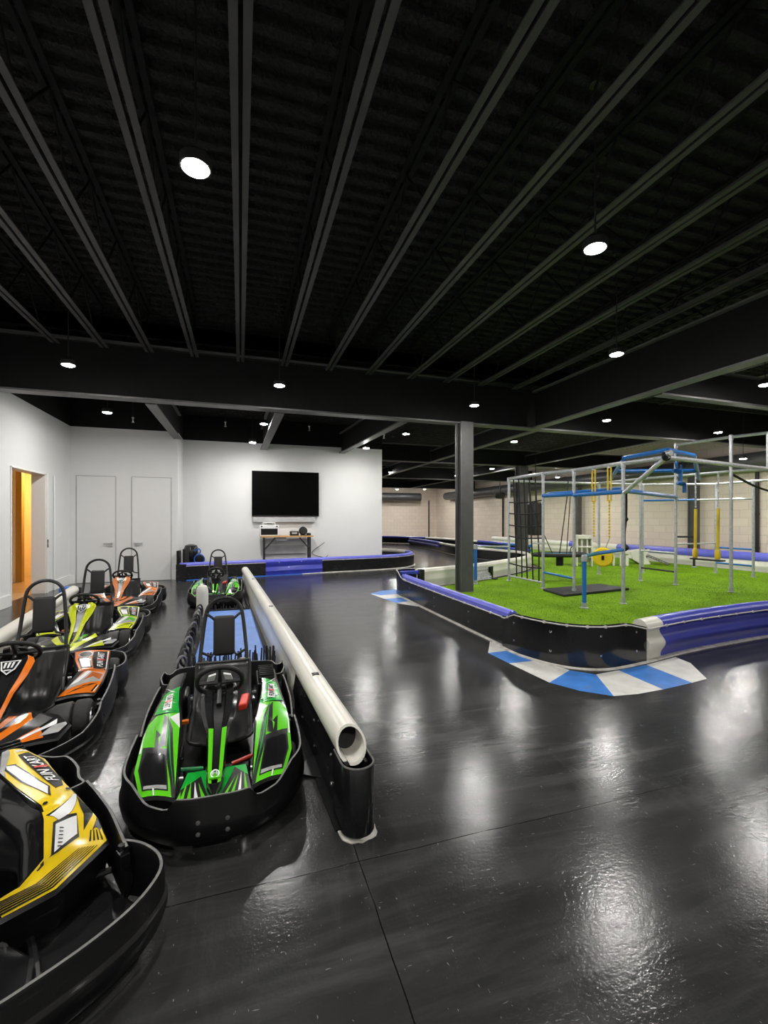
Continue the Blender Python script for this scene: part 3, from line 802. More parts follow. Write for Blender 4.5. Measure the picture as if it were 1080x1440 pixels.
# centre barrier with the white round rail
t = thing('track_barrier', 'black and white centre barrier topped by a long white pipe', 'barrier', (0, 0, 0))
A, B = Vector((.52, 2.06)), Vector((.10, 10.2))
cp = [A.lerp(B, k / 12) for k in range(13)]
mb = MB(); sweep(mb, subpath(cp, 0, .17), [(.06, .012), (.06, .09), (.072, .16), (.06, .22), (.05, .30), (.03, .30), (.03, .012)], -1)
bolts(mb, subpath(cp, 0, .17), -1, (.10, .25), .42, .066, 1); mb.build('black_face_panel', ['black_sheet', 'chrome'], t)
mb = MB(); sweep(mb, subpath(cp, .171, 1), [(.06, .012), (.06, .09), (.075, .16), (.06, .22), (.045, .31), (.02, .31), (.02, .012)], -1); mb.build('white_face_panel', 'white_plastic', t)
mb = MB(); sweep(mb, cp, [(-.03, .012), (-.05, .15), (-.045, .30), (-.06, .30), (-.068, .15), (-.055, .012)], -1); mb.build('rear_panel', 'black_sheet', t)
mb = MB()   # hollow pipe, open at the near end
ring = []
for k, p in enumerate(subpath(cp, -.0, 1)):
    pass
d = (B - A).normalized(); nx = Vector((-d.y, d.x))
def pipe_ring(y_off, r):
    out = []
    for j in range(24):
        a = 2 * PI * j / 24
        zz = .355 + r * math.sin(a); slant = -(zz - .355) * .95 if y_off < .2 else 0
        q = A + d * (y_off + .02 - slant * -1 * 0 + (.07 - (zz - .28)) * -.0) + nx * (r * math.cos(a))
        if y_off < .2: q = q + d * ((zz - .28) * .8)
        out.append((q.x, q.y, zz))
    return out
LB = (B - A).length
mb.loft([pipe_ring(.14, .064), pipe_ring(.0, .064), pipe_ring(0, .075), pipe_ring(.5, .075), pipe_ring(LB * .5, .075), pipe_ring(LB, .075), pipe_ring(LB + .03, .06)], 0, True, False)
rp = pipe_ring(.14, .064); mb.add(rp, [tuple(range(24))], 1); rp = pipe_ring(LB + .03, .06); mb.add(rp, [tuple(range(24))], 0)
for q in (.9, 3.4, 6.0):
    c = A + d * q; mb.box((c.x, c.y, .430), (.045, .016, .006), 1); mb.box((c.x, c.y + .03, .430), (.045, .010, .006), 1)
mb.build('round_rail', ['white_plastic', 'black_plastic'], t, smooth=50)
mb = MB()   # black rounded end cap, a half pipe standing up
outer, inner = [], []
c0 = A + d * (-.02)
def cap_line(r, z):
    pts = [c0 + d * .14 + nx * r]
    for j in range(13):
        a = PI * j / 12
        pts.append(c0 + nx * (r * math.cos(a)) - d * (r * math.sin(a)))
    pts.append(c0 + d * .14 - nx * r)
    return [(p.x, p.y, z) for p in pts]
ro, ri = .080, .071
mb.loft([cap_line(ri, .015), cap_line(ro, .015), cap_line(ro, .322), cap_line(ro - .003, .327), cap_line(ri + .002, .327), cap_line(ri, .322), cap_line(ri, .015)], 0, False, False,
        edge_mi=None)
for i in range(len(mb.f)):
    z = sum(mb.v[q][2] for q in mb.f[i]) / 4
    if z > .3235: mb.m[i] = 1
mb.build('end_cap', ['black_gloss', 'rim_grey'], t)
mb = MB()
pts = [(p[0], p[1]) for p in cap_line(.085, 0)]
jag = [(x + random.uniform(-.006, .006), y + random.uniform(-.006, .006)) for x, y in [(c0 + (Vector((p[0], p[1])) - c0) * 1.06) for p in pts]]
mb.prism(jag, .0005, .004, 0); mb.build('white_base_patch', 'white_base', t)['label'] = 'torn white tape under the end cap'
mb = MB(); sweep(mb, cp, [(.06, .001), (.10, .001), (.10, .008), (.06, .014)], -1); mb.build('base_strip', 'black_plastic', t)
mb = MB()   # foot plate with a hook
fp = A + d * .55
mb.prism([(fp.x - .06, fp.y + .14), (fp.x - .06, fp.y - .12), (fp.x - .20, fp.y - .02), (fp.x - .20, fp.y + .02)], .004, .014, 0)
mb.tube(cr([(fp.x - .16, fp.y, .01), (fp.x - .16, fp.y, .04), (fp.x - .145, fp.y, .055), (fp.x - .17, fp.y, .068), (fp.x - .155, fp.y, .08)]), .006, 1)
mb.build('foot_bracket', ['black_metal', 'chrome'], t)

# television wall barrier
path = cr([(-1.40, 11.55), (-.64, 11.75), (.84, 11.95), (2.4, 12.25), (3.6, 12.42), (4.6, 12.72), (5.25, 13.35), (5.45, 14.2), (5.15, 15.2), (4.3, 15.8)], 8)
t = thing('track_barrier', 'long curved barrier with a blue top in front of the television wall', 'barrier')
L1, L2 = .205, .358
for (a, b, m_, nm) in ((0, L1, 'black_sheet', 'black_face_panel'), (L1, L2, 'purple', 'blue_face_panel'), (L2, 1, 'black_sheet', 'black_face_panel')):
    mb = MB(); pp = subpath(path, a, b)
    if m_ == 'purple': sweep(mb, pp, [(.01, .02), (.01, .07), (.035, .13), (.02, .19), (.0, .24), (.02, .30), (.02, .36), (-.03, .36), (-.03, .02)], 1)
    else: sweep(mb, pp, [(0, .02), (.006, .15), (.002, .34), (-.03, .34), (-.03, .02)], 1)
    mb.build(nm, m_, t)
mb = MB(); sweep(mb, subpath(path, .0, .80), tube_top(-.075, .365, .062), 1); mb.build('blue_top_rail', 'purple_light', t)
mb = MB(); sweep(mb, subpath(path, .801, 1.0), tube_top(-.075, .365, .062), 1); mb.build('white_top_rail', 'white_plastic', t)
cord(path, 1, .345, .012, .6).build('edge_cord', 'cord_white', t)
mb = MB(); sweep(mb, subpath(path, 0, .3), [(.004, .004), (.05, .003), (.05, .008), (.004, .022)], 1); mb.build('blue_base_strip', 'blue_plastic', t)
mb = MB(); sweep(mb, subpath(path, .301, 1), [(.004, .004), (.05, .003), (.05, .008), (.004, .022)], 1); mb.build('base_strip', 'white_base', t)
mb = MB(); mb.prism([(-1.44, 11.5), (-1.22, 11.53), (-1.22, 11.85), (-1.44, 11.85)], .002, .40); mb.box((-1.40, 11.7, .55), (.07, .26, .34)); mb.build('corner_block', 'black_sheet', t, bevel=.01)

# barriers round the gym: left run, black corner sheet, right run
LX = 2.87
t = thing('track_barrier', 'straight barrier with a violet top rail along the left edge of the turf gym', 'barrier')
lp = [(LX + .03, 8.05), (LX + .01, 7.4), (LX, 6.4), (LX, 5.4), (LX, 4.42)]
mb = MB(); sweep(mb, lp, [(0, .015), (.008, .16), (0, .33), (-.03, .33), (-.03, .015)], 1); bolts(mb, lp, 1, (.11, .24), 1.1, .006, 1); mb.build('black_face_panel', ['black_sheet', 'chrome'], t)
mb = MB(); sweep(mb, lp, [(-.012, .335), (-.02, .385), (-.05, .415), (-.075, .40), (-.10, .415), (-.135, .395), (-.15, .35), (-.15, .02), (-.13, .02), (-.13, .33)], 1); mb.build('violet_top_rail', 'purple_light', t)
cord(lp, 1, .338, .01).build('edge_cord', 'cord_white', t)
mb = MB(); sweep(mb, lp, [(0, .002), (.035, .002), (.035, .008), (0, .02)], 1); mb.build('base_strip', 'white_base', t)
ep = cr([(LX + .03, 7.75), (LX + .02, 8.1), (LX + .10, 8.42), (LX + .32, 8.52), (LX + .50, 8.48)], 6)
mb = MB(); rings = []
nn = normals2d(ep, -1)
for k, (p, n) in enumerate(zip(ep, nn)):
    q = k / (len(ep) - 1); zt_ = .35 + .11 * min(1, max(0, (q - .12) / .16))
    rings.append([(p.x + n.x * .012, p.y + n.y * .012, .015), (p.x + n.x * .012, p.y + n.y * .012, zt_), (p.x - n.x * .012, p.y - n.y * .012, zt_), (p.x - n.x * .012, p.y - n.y * .012, .015)])
mb.loft(rings, 0); mb.build('end_wrap', 'black_gloss', t)
mb = MB(); mb.tube([(r[1][0], r[1][1], r[1][2] + .004) for r in rings], .007, 0, 6); mb.build('end_wrap_piping', 'cord_white', t)
mb = MB(); mb.box((LX + .35, 8.38, .40), (.42, .10, .07)); mb.box((LX + .58, 8.36, .24), (.12, .12, .44), 1); mb.build('end_block', ['purple', 'black_sheet'], t, bevel=.015)

t = thing('track_barrier', 'tall curved glossy black corner sheet at the near corner of the turf gym', 'barrier')
kp = cr([(LX - .02, 4.46), (LX - .005, 4.1), (3.0, 3.74), (3.2, 3.55), (3.46, 3.49), (3.93, 3.55)], 6)
nn = normals2d(kp, 1); rings = []; tops = []
for k, (p, n) in enumerate(zip(kp, nn)):
    q = k / (len(kp) - 1); lift_ = min(1, max(0, (q - .03) / .10)) * min(1, max(0, (1 - q) / .12))
    zt_ = .36 + .075 * lift_
    rings.append([(p.x + n.x * .014, p.y + n.y * .014, .01), (p.x + n.x * .014, p.y + n.y * .014, zt_), (p.x + n.x * .002, p.y + n.y * .002, zt_), (p.x + n.x * .002, p.y + n.y * .002, .01)])
    tops.append((p.x + n.x * .02, p.y + n.y * .02, zt_ - .018))
mb = MB(); mb.loft(rings, 0)
bolts(mb, kp, 1, (.14, .33), .46, .014, 1, .013); mb.build('corner_sheet', ['black_gloss', 'chrome'], t)
mb = MB(); mb.tube(tops, .007, 0, 6)
for k in range(2, len(tops), 4): mb.box(tops[k], (.02, .02, .024))
mb.build('edge_cord', 'cord_white', t)
mb = MB(); sweep(mb, kp, [(.014, .002), (.045, .002), (.045, .008), (.014, .018)], 1); mb.build('base_strip', 'white_base', t)

t = thing('track_barrier', 'long violet barrier with a wavy face along the near right edge of the turf gym', 'barrier')
rp_ = cr([(3.93, 3.56), (4.62, 3.70), (5.4, 3.80), (6.25, 3.87), (7.6, 3.86), (9.4, 3.75), (11.4, 3.7), (13.3, 3.8)], 8)
wave = [(0, .015), (.0, .05), (.008, .08), (.03, .115), (.05, .15), (.054, .175), (.044, .20), (.018, .235), (-.006, .27), (-.012, .295), (.0, .322), (.026, .334), (.032, .346), (.026, .372), (.0, .405), (-.04, .425), (-.08, .425), (-.115, .405), (-.13, .37), (-.13, .015)]
mb = MB(); sweep(mb, subpath(rp_, 0, .03), [(o + .004, z) for o, z in wave], 1); mb.build('white_joint_piece', 'white_plastic', t)
mb = MB(); sweep(mb, subpath(rp_, .03, 1), wave, 1); mb.build('violet_wave_panel', 'purple', t)
cord(rp_, 1, .342, .038).build('edge_cord', 'cord_white', t)
mb = MB(); sweep(mb, rp_, [(0, .002), (.055, .002), (.055, .008), (0, .02)], 1); mb.build('base_strip', 'white_base', t)

# hairpin barrier round the far track loop
hp = cr([(3.55, 8.75), (4.3, 9.03), (5.3, 9.42), (6.32, 10.0), (7.5, 10.75), (8.4, 11.6), (8.85, 12.6), (8.75, 13.7), (8.5, 15.2), (8.6, 17.5), (9.0, 20.0), (9.3, 24.0)], 8)
t = thing('track_barrier', 'white hairpin barrier curving round the inner track loop behind the near column', 'barrier')
pf = [(0, .015), (0, .10), (.02, .16), (.02, .2), (0, .26), (.006, .31), (.01, .35), (-.02, .40), (-.07, .42), (-.12, .40), (-.13, .35)]
mb = MB(); sweep(mb, subpath(hp, 0, .52), pf + [(-.05, .33), (-.05, .015)], 1); mb.build('white_wave_panel', 'white_plastic', t)
mb = MB(); sweep(mb, subpath(hp, 0, 1), [(-.06, .015), (-.06, .33), (-.10, .33), (-.10, .015)], 1); bolts(mb, hp, -1, (.14, .26), 1.0, .10, 1, .014); mb.build('black_face_panel', ['black_sheet', 'chrome'], t)
mb = MB(); sweep(mb, subpath(hp, .521, .72), tube_top(-.075, .37, .06), 1); mb.build('white_top_rail', 'white_plastic', t)
mb = MB(); sweep(mb, subpath(hp, .721, 1), tube_top(-.075, .38, .065), 1); sweep(mb, subpath(hp, .721, 1), tube_top(-.13, .24, .06), 1); mb.build('violet_double_rail', 'purple_light', t)
# barrier behind the loop
bp_ = cr([(5.2, 27.5), (8.0, 27.2), (10.2, 25.0), (11.0, 21.0), (11.1, 17.5), (11.2, 15.6)], 8)
t = thing('track_barrier', 'far barrier with blue and white rail crossing in front of the block walls', 'barrier')
mb = MB(); sweep(mb, bp_, [(0, .015), (0, .34), (-.04, .34), (-.04, .015)], 1); mb.build('black_face_panel', 'black_sheet', t)
mb = MB(); sweep(mb, subpath(bp_, 0, .42), tube_top(-.05, .38, .06), 1); mb.build('blue_top_rail', 'purple', t)
mb = MB(); sweep(mb, subpath(bp_, .74, .90), tube_top(-.05, .38, .07), 1); mb.build('blue_top_rail', 'purple', t)
mb = MB(); sweep(mb, subpath(bp_, .421, .739), tube_top(-.05, .38, .06), 1); mb.build('white_top_rail', 'white_plastic', t)
mb = MB(); sweep(mb, subpath(bp_, .90, 1), tube_top(-.05, .38, .07), 1); mb.build('light_blue_top_rail', 'blue_plastic', t)
mb = MB(); sweep(mb, subpath(bp_, .74, 1), tube_top(-.0, .20, .07), 1); mb.build('lower_blue_rail', 'purple', t)
# right wall barrier
wp = [(13.62, y) for y in (3.9, 6, 8, 10, 12, 14, 16, 18, 20, 22.5)]
t = thing('track_barrier', 'straight white barrier with a violet top along the right block wall behind the gym', 'barrier')
mb = MB(); sweep(mb, wp, [(0, .015), (0, .09), (.03, .15), (.03, .19), (0, .26), (0, .30), (-.06, .30), (-.06, .015)], -1); mb.build('white_wave_panel', 'white_plastic', t)
mb = MB(); sweep(mb, subpath(wp, 0, .52), [(.0, .31), (.02, .36), (.01, .45), (-.03, .52), (-.09, .54), (-.14, .50), (-.14, .31)], -1); sweep(mb, subpath(wp, .62, .66), [(.0, .31), (.02, .36), (.01, .45), (-.03, .52), (-.09, .54), (-.14, .50), (-.14, .31)], -1); mb.build('violet_top_rail', 'purple_light', t)
for a, b in ((.521, .619), (.661, 1)):
    mb = MB(); sweep(mb, subpath(wp, a, b), [(.0, .31), (.02, .36), (.01, .45), (-.03, .50), (-.09, .52), (-.14, .50), (-.14, .31)], -1); mb.build('white_top_rail', 'white_plastic', t)
# left barrier behind the kart row
t = thing('track_barrier', 'white pipe topped barrier along the left wall behind the kart row', 'barrier')
A2, B2 = Vector((-1.97, 2.3)), Vector((-2.72, 8.95))
lp2 = [A2.lerp(B2, k / 8) for k in range(9)]
mb = MB(); sweep(mb, lp2, [(.05, .012), (.05, .06), (.07, .10), (.05, .14), (.05, .20), (.02, .20), (.02, .012)], 1); mb.build('white_face_panel', 'white_plastic', t)
mb = MB(); mb.tube([(p.x, p.y, .245) for p in lp2], .078, 0, 20); mb.build('round_rail', 'white_plastic', t)
mb = MB(); e = B2 + Vector((.02, .06)); mb.box((e.x, e.y, .15), (.16, .12, .28)); mb.build('end_block', 'black_sheet', t, bevel=.02)
mb = MB(); mb.prism([(e.x - .24, e.y - .08), (e.x - .08, e.y - .08), (e.x - .08, e.y + .1), (e.x - .24, e.y + .1)], .02, .30); mb.build('blue_end_piece', 'blue_plastic', t, bevel=.03)

# painted corner markings
def c7(x, y): return G(660 + x / 2.571, 860 + y / 2.571)
cells = [([(75, 105), (180, 137), (68, 150)], 0), ([(68, 150), (180, 137), (258, 176), (145, 188)], 1), ([(145, 188), (258, 176), (362, 213), (290, 257)], 0),
         ([(290, 257), (362, 213), (458, 228), (522, 306), (400, 287)], 1), ([(522, 306), (458, 228), (540, 213), (700, 282), (610, 298)], 0), ([(700, 282), (540, 213), (640, 193), (805, 258)], 1),
         ([(805, 258), (640, 193), (745, 165), (800, 187), (858, 243)], 0)]
mb = MB()
for poly, mi in cells: mb.prism([tuple(c7(*q)[:2]) for q in poly], .0003, .002, mi)
struct('floor_marking', mb, ['mark_white', 'mark_blue'], 'blue and white painted kerb marking round the near gym corner', 'floor marking', smooth=0)
def c8(x, y): return G(520 + x / 1.9286, 720 + y / 1.9286)
mb = MB()
for poly, mi in (([(2, 222), (30, 214), (75, 210), (85, 222), (30, 226)], 1), ([(2, 222), (30, 226), (85, 222), (90, 232), (40, 236)], 0), ([(40, 236), (90, 232), (120, 240), (72, 247)], 1), ([(72, 247), (120, 240), (172, 246), (128, 256)], 0)):
    mb.prism([tuple(c8(*q)[:2]) for q in poly], .0003, .002, mi)
struct('floor_marking', mb, ['mark_white', 'mark_blue'], 'small blue and white painted marking at the far end of the gym barrier', 'floor marking', smooth=0)

# turf
mb = MB()
tp = [(3.05, 8.35), (3.03, 4.5), (3.05, 4.15), (3.25, 3.85), (3.5, 3.7), (3.95, 3.72), (4.62, 3.86), (6.25, 4.02), (9.4, 3.9), (13.5, 3.95), (13.56, 22.0), (9.4, 20.0), (9.05, 17.5), (8.95, 15.2), (9.1, 13.7), (9.15, 12.6), (8.6, 11.35), (7.6, 10.6), (6.4, 9.85), (5.3, 9.28), (4.3, 8.88)]
mb.prism(tp, .0, .022)
def inside(x, y):
    c = False
    for i in range(len(tp)):
        (x0, y0), (x1, y1) = tp[i], tp[i - 1]
        if (y0 > y) != (y1 > y) and x < (x1 - x0) * (y - y0) / (y1 - y0) + x0: c = not c
    return c
cnt = 0
while cnt < 90000:
    q = random.random() ** 1.6
    x = 2.95 + random.random() * 10.4; y = 3.7 + q * 11
    if not inside(x, y): continue
    cnt += 1
    a = random.random() * PI; h = .006 + random.random() * .012; w = .004; ca, sa = math.cos(a) * w, math.sin(a) * w
    lx_, ly_ = random.uniform(-.014, .014), random.uniform(-.014, .014); o = len(mb.v)
    mb.v += [(x - ca, y - sa, .02), (x + ca, y + sa, .02), (x + lx_, y + ly_, .022 + h)]; mb.f.append((o, o + 1, o + 2)); mb.m.append(0)
tag(mb.build('turf', 'turf', smooth=0, recalc=False), 'bright green artificial turf covering the gym floor', 'turf', None, 'structure')

# ------------------------------------------------------------------ climbing gym
Z0 = .022
F = thing('jungle_gym', 'tall silver pipe climbing frame with blue bars on the green turf', 'climbing frame', (0, 0, 0))
R_ = .030
def pipe(name, pts, r=R_, m='galv', parent=F, n=10):
    mb = MB(); mb.tube(pts, r, 0, n); return mb.build(name, m, parent)
def post(x, y, z, m='galv', r=R_, name='post'):
    mb = MB(); mb.tube([(x, y, Z0), (x, y, z)], r, 0, 10)
    mb.lathe([(r * 2.0, 0), (r * 2.0, .012), (r * 1.35, .02), (r * 1.35, .09)], (x, y, Z0), None, 1, 12)
    mb.lathe([(r * 1.35, -.06), (r * 1.35, .03), (r * .9, .045)], (x, y, z), None, 1, 12)
    return mb.build(name, [m, 'galv'], F)
P1, P2, P3, P4 = (6.0, 9.15), (6.0, 7.9), (6.17, 7.19), (6.2, 6.04)
HUB = (6.25, 5.27); MA, MBp, T1, T2 = (8.93, 8.2), (10.42, 9.5), (9.08, 7.43), (9.25, 6.38)
B1 = (8.93, 9.48); C1, C2 = (12.15, 8.78), (12.15, 7.85); T3 = (9.47, 5.86)
for p in (P1, P2, P3, P4, MA, MBp, B1, C1, C2): post(p[0], p[1], 2.40)
for p in (T1, T2): post(p[0], p[1], 3.09)
H = 2.41
pipe('top_rail', [P1 + (H,), P2 + (H,), P3 + (H,), P4 + (H,), HUB + (H,)], .036)
pipe('top_rail', [HUB + (H,), T3 + (H,), (11.2, 6.2, H)], .036)
pipe('top_rail', [P1 + (2.36,), B1 + (2.40,)]); pipe('top_rail', [B1 + (H,), MA + (H,), T1 + (H,), T2 + (H,), T3 + (H,)])
pipe('top_rail', [B1 + (H,), MBp + (H,), C1 + (H,), C2 + (H,), (12.1, 6.2, H)])
pipe('high_rail', [T1 + (3.09,), T2 + (3.09,), T3 + (3.09,)]); pipe('short_post', [T3 + (3.1,), T3 + (2.38,)])
pipe('diagonal_brace', [HUB + (H,), P4 + (1.90,)], .034)
pipe('cross_rail', [MBp + (1.97,), (11.3, 8.65, 1.97)], .026, 'blue_tube')['label'] = 'blue coated cross rail'
pipe('cross_rail', [(11.3, 8.65, 1.97), C2 + (1.97,)], .024)
for a, b, z in ((P2, P3, 1.95), (P3, P4, 1.93), (P4, T1, 1.95)):
    q = pipe('blue_grip_bar', [a + (z,), b + (z,)], .042, 'blue_tube'); q['label'] = 'thick blue padded bar'
pipe('blue_grip_bar', [(P2[0] + .12, P2[1], 2.0), (P3[0] + .12, P3[1] - .1, 2.0), (P4[0] + .15, P4[1] + .2, 2.0)], .026, 'blue_tube')
# low bars
pipe('low_rail', [MA + (.735,), T1 + (.72,)], .022); pipe('low_rail', [MA + (.33,), T1 + (.31,)], .02, 'black_metal')['label'] = 'black low rail'
pipe('low_rail', [C1 + (.71,), C2 + (.71,)], .024, 'blue_tube')['label'] = 'blue low rail'
pipe('low_rail', [C1 + (.30,), C2 + (.30,)], .024, 'blue_tube')['label'] = 'blue low rail'
pipe('low_rail', [T1 + (.92,), C1 + (.82,)], .018)
pipe('low_rail', [P2 + (.36,), P3 + (.31,)], .022, 'blue_tube')['label'] = 'blue low rail'
pipe('low_rail', [P2 + (.95,), (6.0, 8.3, .95)], .015)
post(5.30, 5.94, .84, 'blue_tube', .034, 'blue_post')['label'] = 'short blue post'
pipe('blue_handrail', [(5.30, 5.94, .86), (5.6, 5.97, .90)], .030, 'teal'); pipe('blue_handrail', [(5.6, 5.97, .90), P4 + (.94,)], .030, 'blue_tube')
post(4.98, 8.90, .86, 'blue_tube', .036, 'blue_post')['label'] = 'short blue post'
pipe('blue_handrail', [(4.98, 8.9, .86), P1 + (.82,)], .022, 'galv')
# blue overhead bars
for pts in ([P4 + (2.50,), (6.28, 5.27, 2.53)], [(6.28, 5.27, 2.53), (7.25, 5.6, 2.53)], [(7.25, 5.6, 2.53), (9.1, 6.92, 2.30)], [P4 + (2.46,), (7.47, 7.6, 2.32)],
            [(6.3, 5.3, 2.47), (7.0, 6.35, 2.22)], [(6.9, 6.9, 2.39), (8.3, 6.35, 2.39)]):
    q = pipe('overhead_bar', pts, .034, 'blue_tube'); q['label'] = 'blue overhead bar'
mb = MB(); mb.lathe([(.03, -.03), (.07, -.025), (.08, 0), (.07, .025), (.03, .03)], HUB + (H + .02,), Matrix.Rotation(PI / 2, 3, 'X'), 0, 20); mb.build('pulley', 'black_plastic', F)
mb = MB(); mb.lathe([(.045, -.05), (.05, 0), (.045, .05)], (HUB[0], HUB[1] - .03, H + .06), Matrix.Rotation(PI / 2, 3, 'X'), 0, 16); mb.build('hub_fitting', 'galv', F)

# cargo net
t = thing('cargo_net', 'black rope climbing net hung between the two left posts', 'climbing net', (0, 0, 0))
def nl(q, z, j=0.0): return (6.0 + random.uniform(-j, j), 9.15 + (7.9 - 9.15) * q, z)
mb = MB()
mb.tube([nl(.0, .14), nl(1, .14)], .024, 0); b = mb.build('bottom_bar', 'galv', t); b['label'] = 'white bottom bar'
for k in range(5):
    q = .2 + k * .16; mb = MB(); mb.tube([nl(q - .05, 2.38), nl(q, 1.4, .02), nl(q + .04, .7, .02), nl(q + .05, .14)], .015, 0, 6); mb.build('upright_rope', 'rope_black', t)
for z in (1.86, 1.60, 1.33, 1.07, .44):
    mb = MB(); mb.tube(cr([nl(0, z), nl(.25, z - .02, .02), nl(.5, z - .03, .02), nl(.75, z - .02, .02), nl(1, z)], 3), .016, 0, 6); mb.build('cross_rope', 'rope_black', t)

# yellow disc swing
t = thing('disc_swing', 'yellow disc swing hanging from two long yellow rope handles', 'swing', (6.19, 6.5, 0))
for k, y in enumerate((.20, -.17)):
    mb = MB()
    for o in (-.035, .035): mb.tube([(0, y + o, 2.40), (0, y + o * 1.1, 1.78)], .014, 0, 6)
    mb.tube([(0, y - .04, 1.79), (0, y + .04, 1.79)], .014, 0, 6)
    for j in range(12): mb.tube([(0, y, 1.78 - j * .055), (0, y * .97, 1.78 - j * .055 - .042)], .016, 0, 6)
    mb.build('yellow_strap', 'yellow_rope', t)
    mb = MB(); mb.tube([(0, y, 1.12), (.02, y * .4, .96)], .007, 1, 6); mb.lathe([(.03, 0), (.03, .08)], (0, y, 2.36), None, 1, 10); mb.build('link', ['galv', 'galv'], t)
mb = MB(); R = Matrix.Rotation(-.75, 3, 'Z') @ Matrix.Rotation(PI / 2, 3, 'X')
mb.lathe([(.03, -.03), (.15, -.028), (.175, 0), (.15, .028), (.03, .03)], (.02, 0, .78), R, 0, 28); mb.build('disc_seat', 'yellow_plastic', t)
mb = MB(); mb.box((.02 - .03, -.03, .77), (.045, .03, .08), 0, Matrix.Rotation(-.75, 3, 'Z')); mb.build('slot', 'black_plastic', t)
# plain swing with yellow sleeves
t = thing('swing', 'black board swing on chains with yellow sleeves between the tall right posts', 'swing', (9.09, 6.74, 0), .02)
for y in (.24, -.22):
    mb = MB()
    for j in range(14): mb.box((0, y, 2.38 - j * .05), (.012 if j % 2 else .03, .03 if j % 2 else .012, .045))
    mb.build('chain', 'galv', t)
    mb = MB(); mb.tube([(0, y, 1.68), (0, y + .01, .86)], .028, 0, 10); mb.lathe([(.028, .86), (.05, .82), (.055, .72), (.04, .66)], (0, y + .01, 0), None, 0, 12); mb.build('yellow_sleeve', 'yellow_rope', t)
mb = MB(); mb.box((0, 0, .635), (.17, .62, .03)); mb.build('seat', 'black_plastic', t, bevel=.008)
# knotted rope
mb = MB(); mb.tube(cr([(6.33, 6.1, 1.95), (6.33, 6.1, 1.6), (6.32, 6.1, 1.42), (6.29, 6.1, 1.2), (6.30, 6.1, .95)]), .018, 0, 8)
for z, r in ((1.46, .05), (.97, .06)): mb.lathe([(.01, -r), (r * .8, -r * .5), (r, 0), (r * .8, r * .5), (.01, r)], (6.31, 6.1, z), None, 0, 12)
tag(mb.build('climbing_rope', 'rope_black'), 'thick black climbing rope with two knots hanging from the blue bar', 'climbing rope')
# blue hanging handles
for (x, y, z, lab) in ((6.75, 5.5, 2.22, 'blue hanging grip just right of the pulley hub'), (7.15, 5.75, 2.05, 'blue hanging grip, lower and further right of the pulley hub')):
    t = thing('hanging_grip', lab, 'gym grip', (x, y, z))
    mb = MB(); mb.tube([(0, 0, .02), (-.04, .02, .24)], .012, 0, 6); mb.tube([(0, 0, .02), (.03, .02, .34)], .012, 0, 6); mb.build('strap', 'blue_tube', t)
    mb = MB(); mb.tube([(-.06, .02, .03), (.06, -.02, 0)], .035, 0, 10); mb.tube([(.05, -.02, .02), (.05, -.02, -.14)], .03, 0, 10); mb.build('grip', 'blue_tube', t)
# boat swing
t = thing('platform_swing', 'oval black platform swing with a teal top hung on ropes behind the net', 'swing', (7.1, 8.75, .60), -.25)
mb = MB()
outl = [(.62 * math.cos(a * PI / 16), .30 * math.sin(a * PI / 16)) for a in range(32)]
mb.tube([(x, y, .04) for x, y in outl], .045, 0, 8, closed=True); mb.build('rim', 'rubber', t)
mb = MB(); mb.prism([(x * .96, y * .96) for x, y in outl], .02, .06); mb.build('platform', 'teal', t)
mb = MB(); mb.tube([(-.12, .12, .06), (-.6, .2, 1.2), (-.75, -.1, 1.82)], .010, 0, 6); mb.tube([(.05, .1, .06), (.35, .3, 1.6), (.4, .4, 1.82)], .012, 0, 6); mb.tube([(.12, -.1, .06), (.38, .25, 1.4)], .010, 0, 6); mb.build('rope', 'rope_black', t)
mb = MB(); mb.prism([(-.1, -.05), (.05, -.05), (.12, .05), (-.05, .08)], -.22, -.0); mb.build('strap', 'black_vinyl', t)
mb = MB(); mb.tube(cr([(.3, .1, .05), (.33, .1, .2), (.42, .1, .2), (.44, .1, .05)]), .012); mb.build('strap', 'black_vinyl', t)
# mat
mb = MB(); ms = [G(763.5, 829, .05), G(793, 837.5, .05), G(885, 828, .05), G(842, 822, .05)]
mb.prism([(p.x, p.y) for p in ms], Z0, .07); tag(mb.build('exercise_mat', 'mat_black', bevel=.01), 'thin black exercise mat lying on the turf inside the frame', 'mat')
# punching bag
t = thing('punching_bag', 'black punching bag hanging beside the dark column behind the net', 'punching bag', (8.6, 11.75, 0))
p = G(752, 760, 1.0)
t.location = (9.68, 13.15, 0)
mb = MB(); mb.box((0, 0, 1.47), (.44, .4, 1.10)); mb.build('bag', 'black_vinyl', t, bevel=.05)
mb = MB(); mb.tube([(0, 0, 2.0), (0, 0, 4.28)], .012, 0, 6); mb.box((0, 0, 2.04), (.4, .05, .04)); mb.build('hanger', 'black_metal', t)
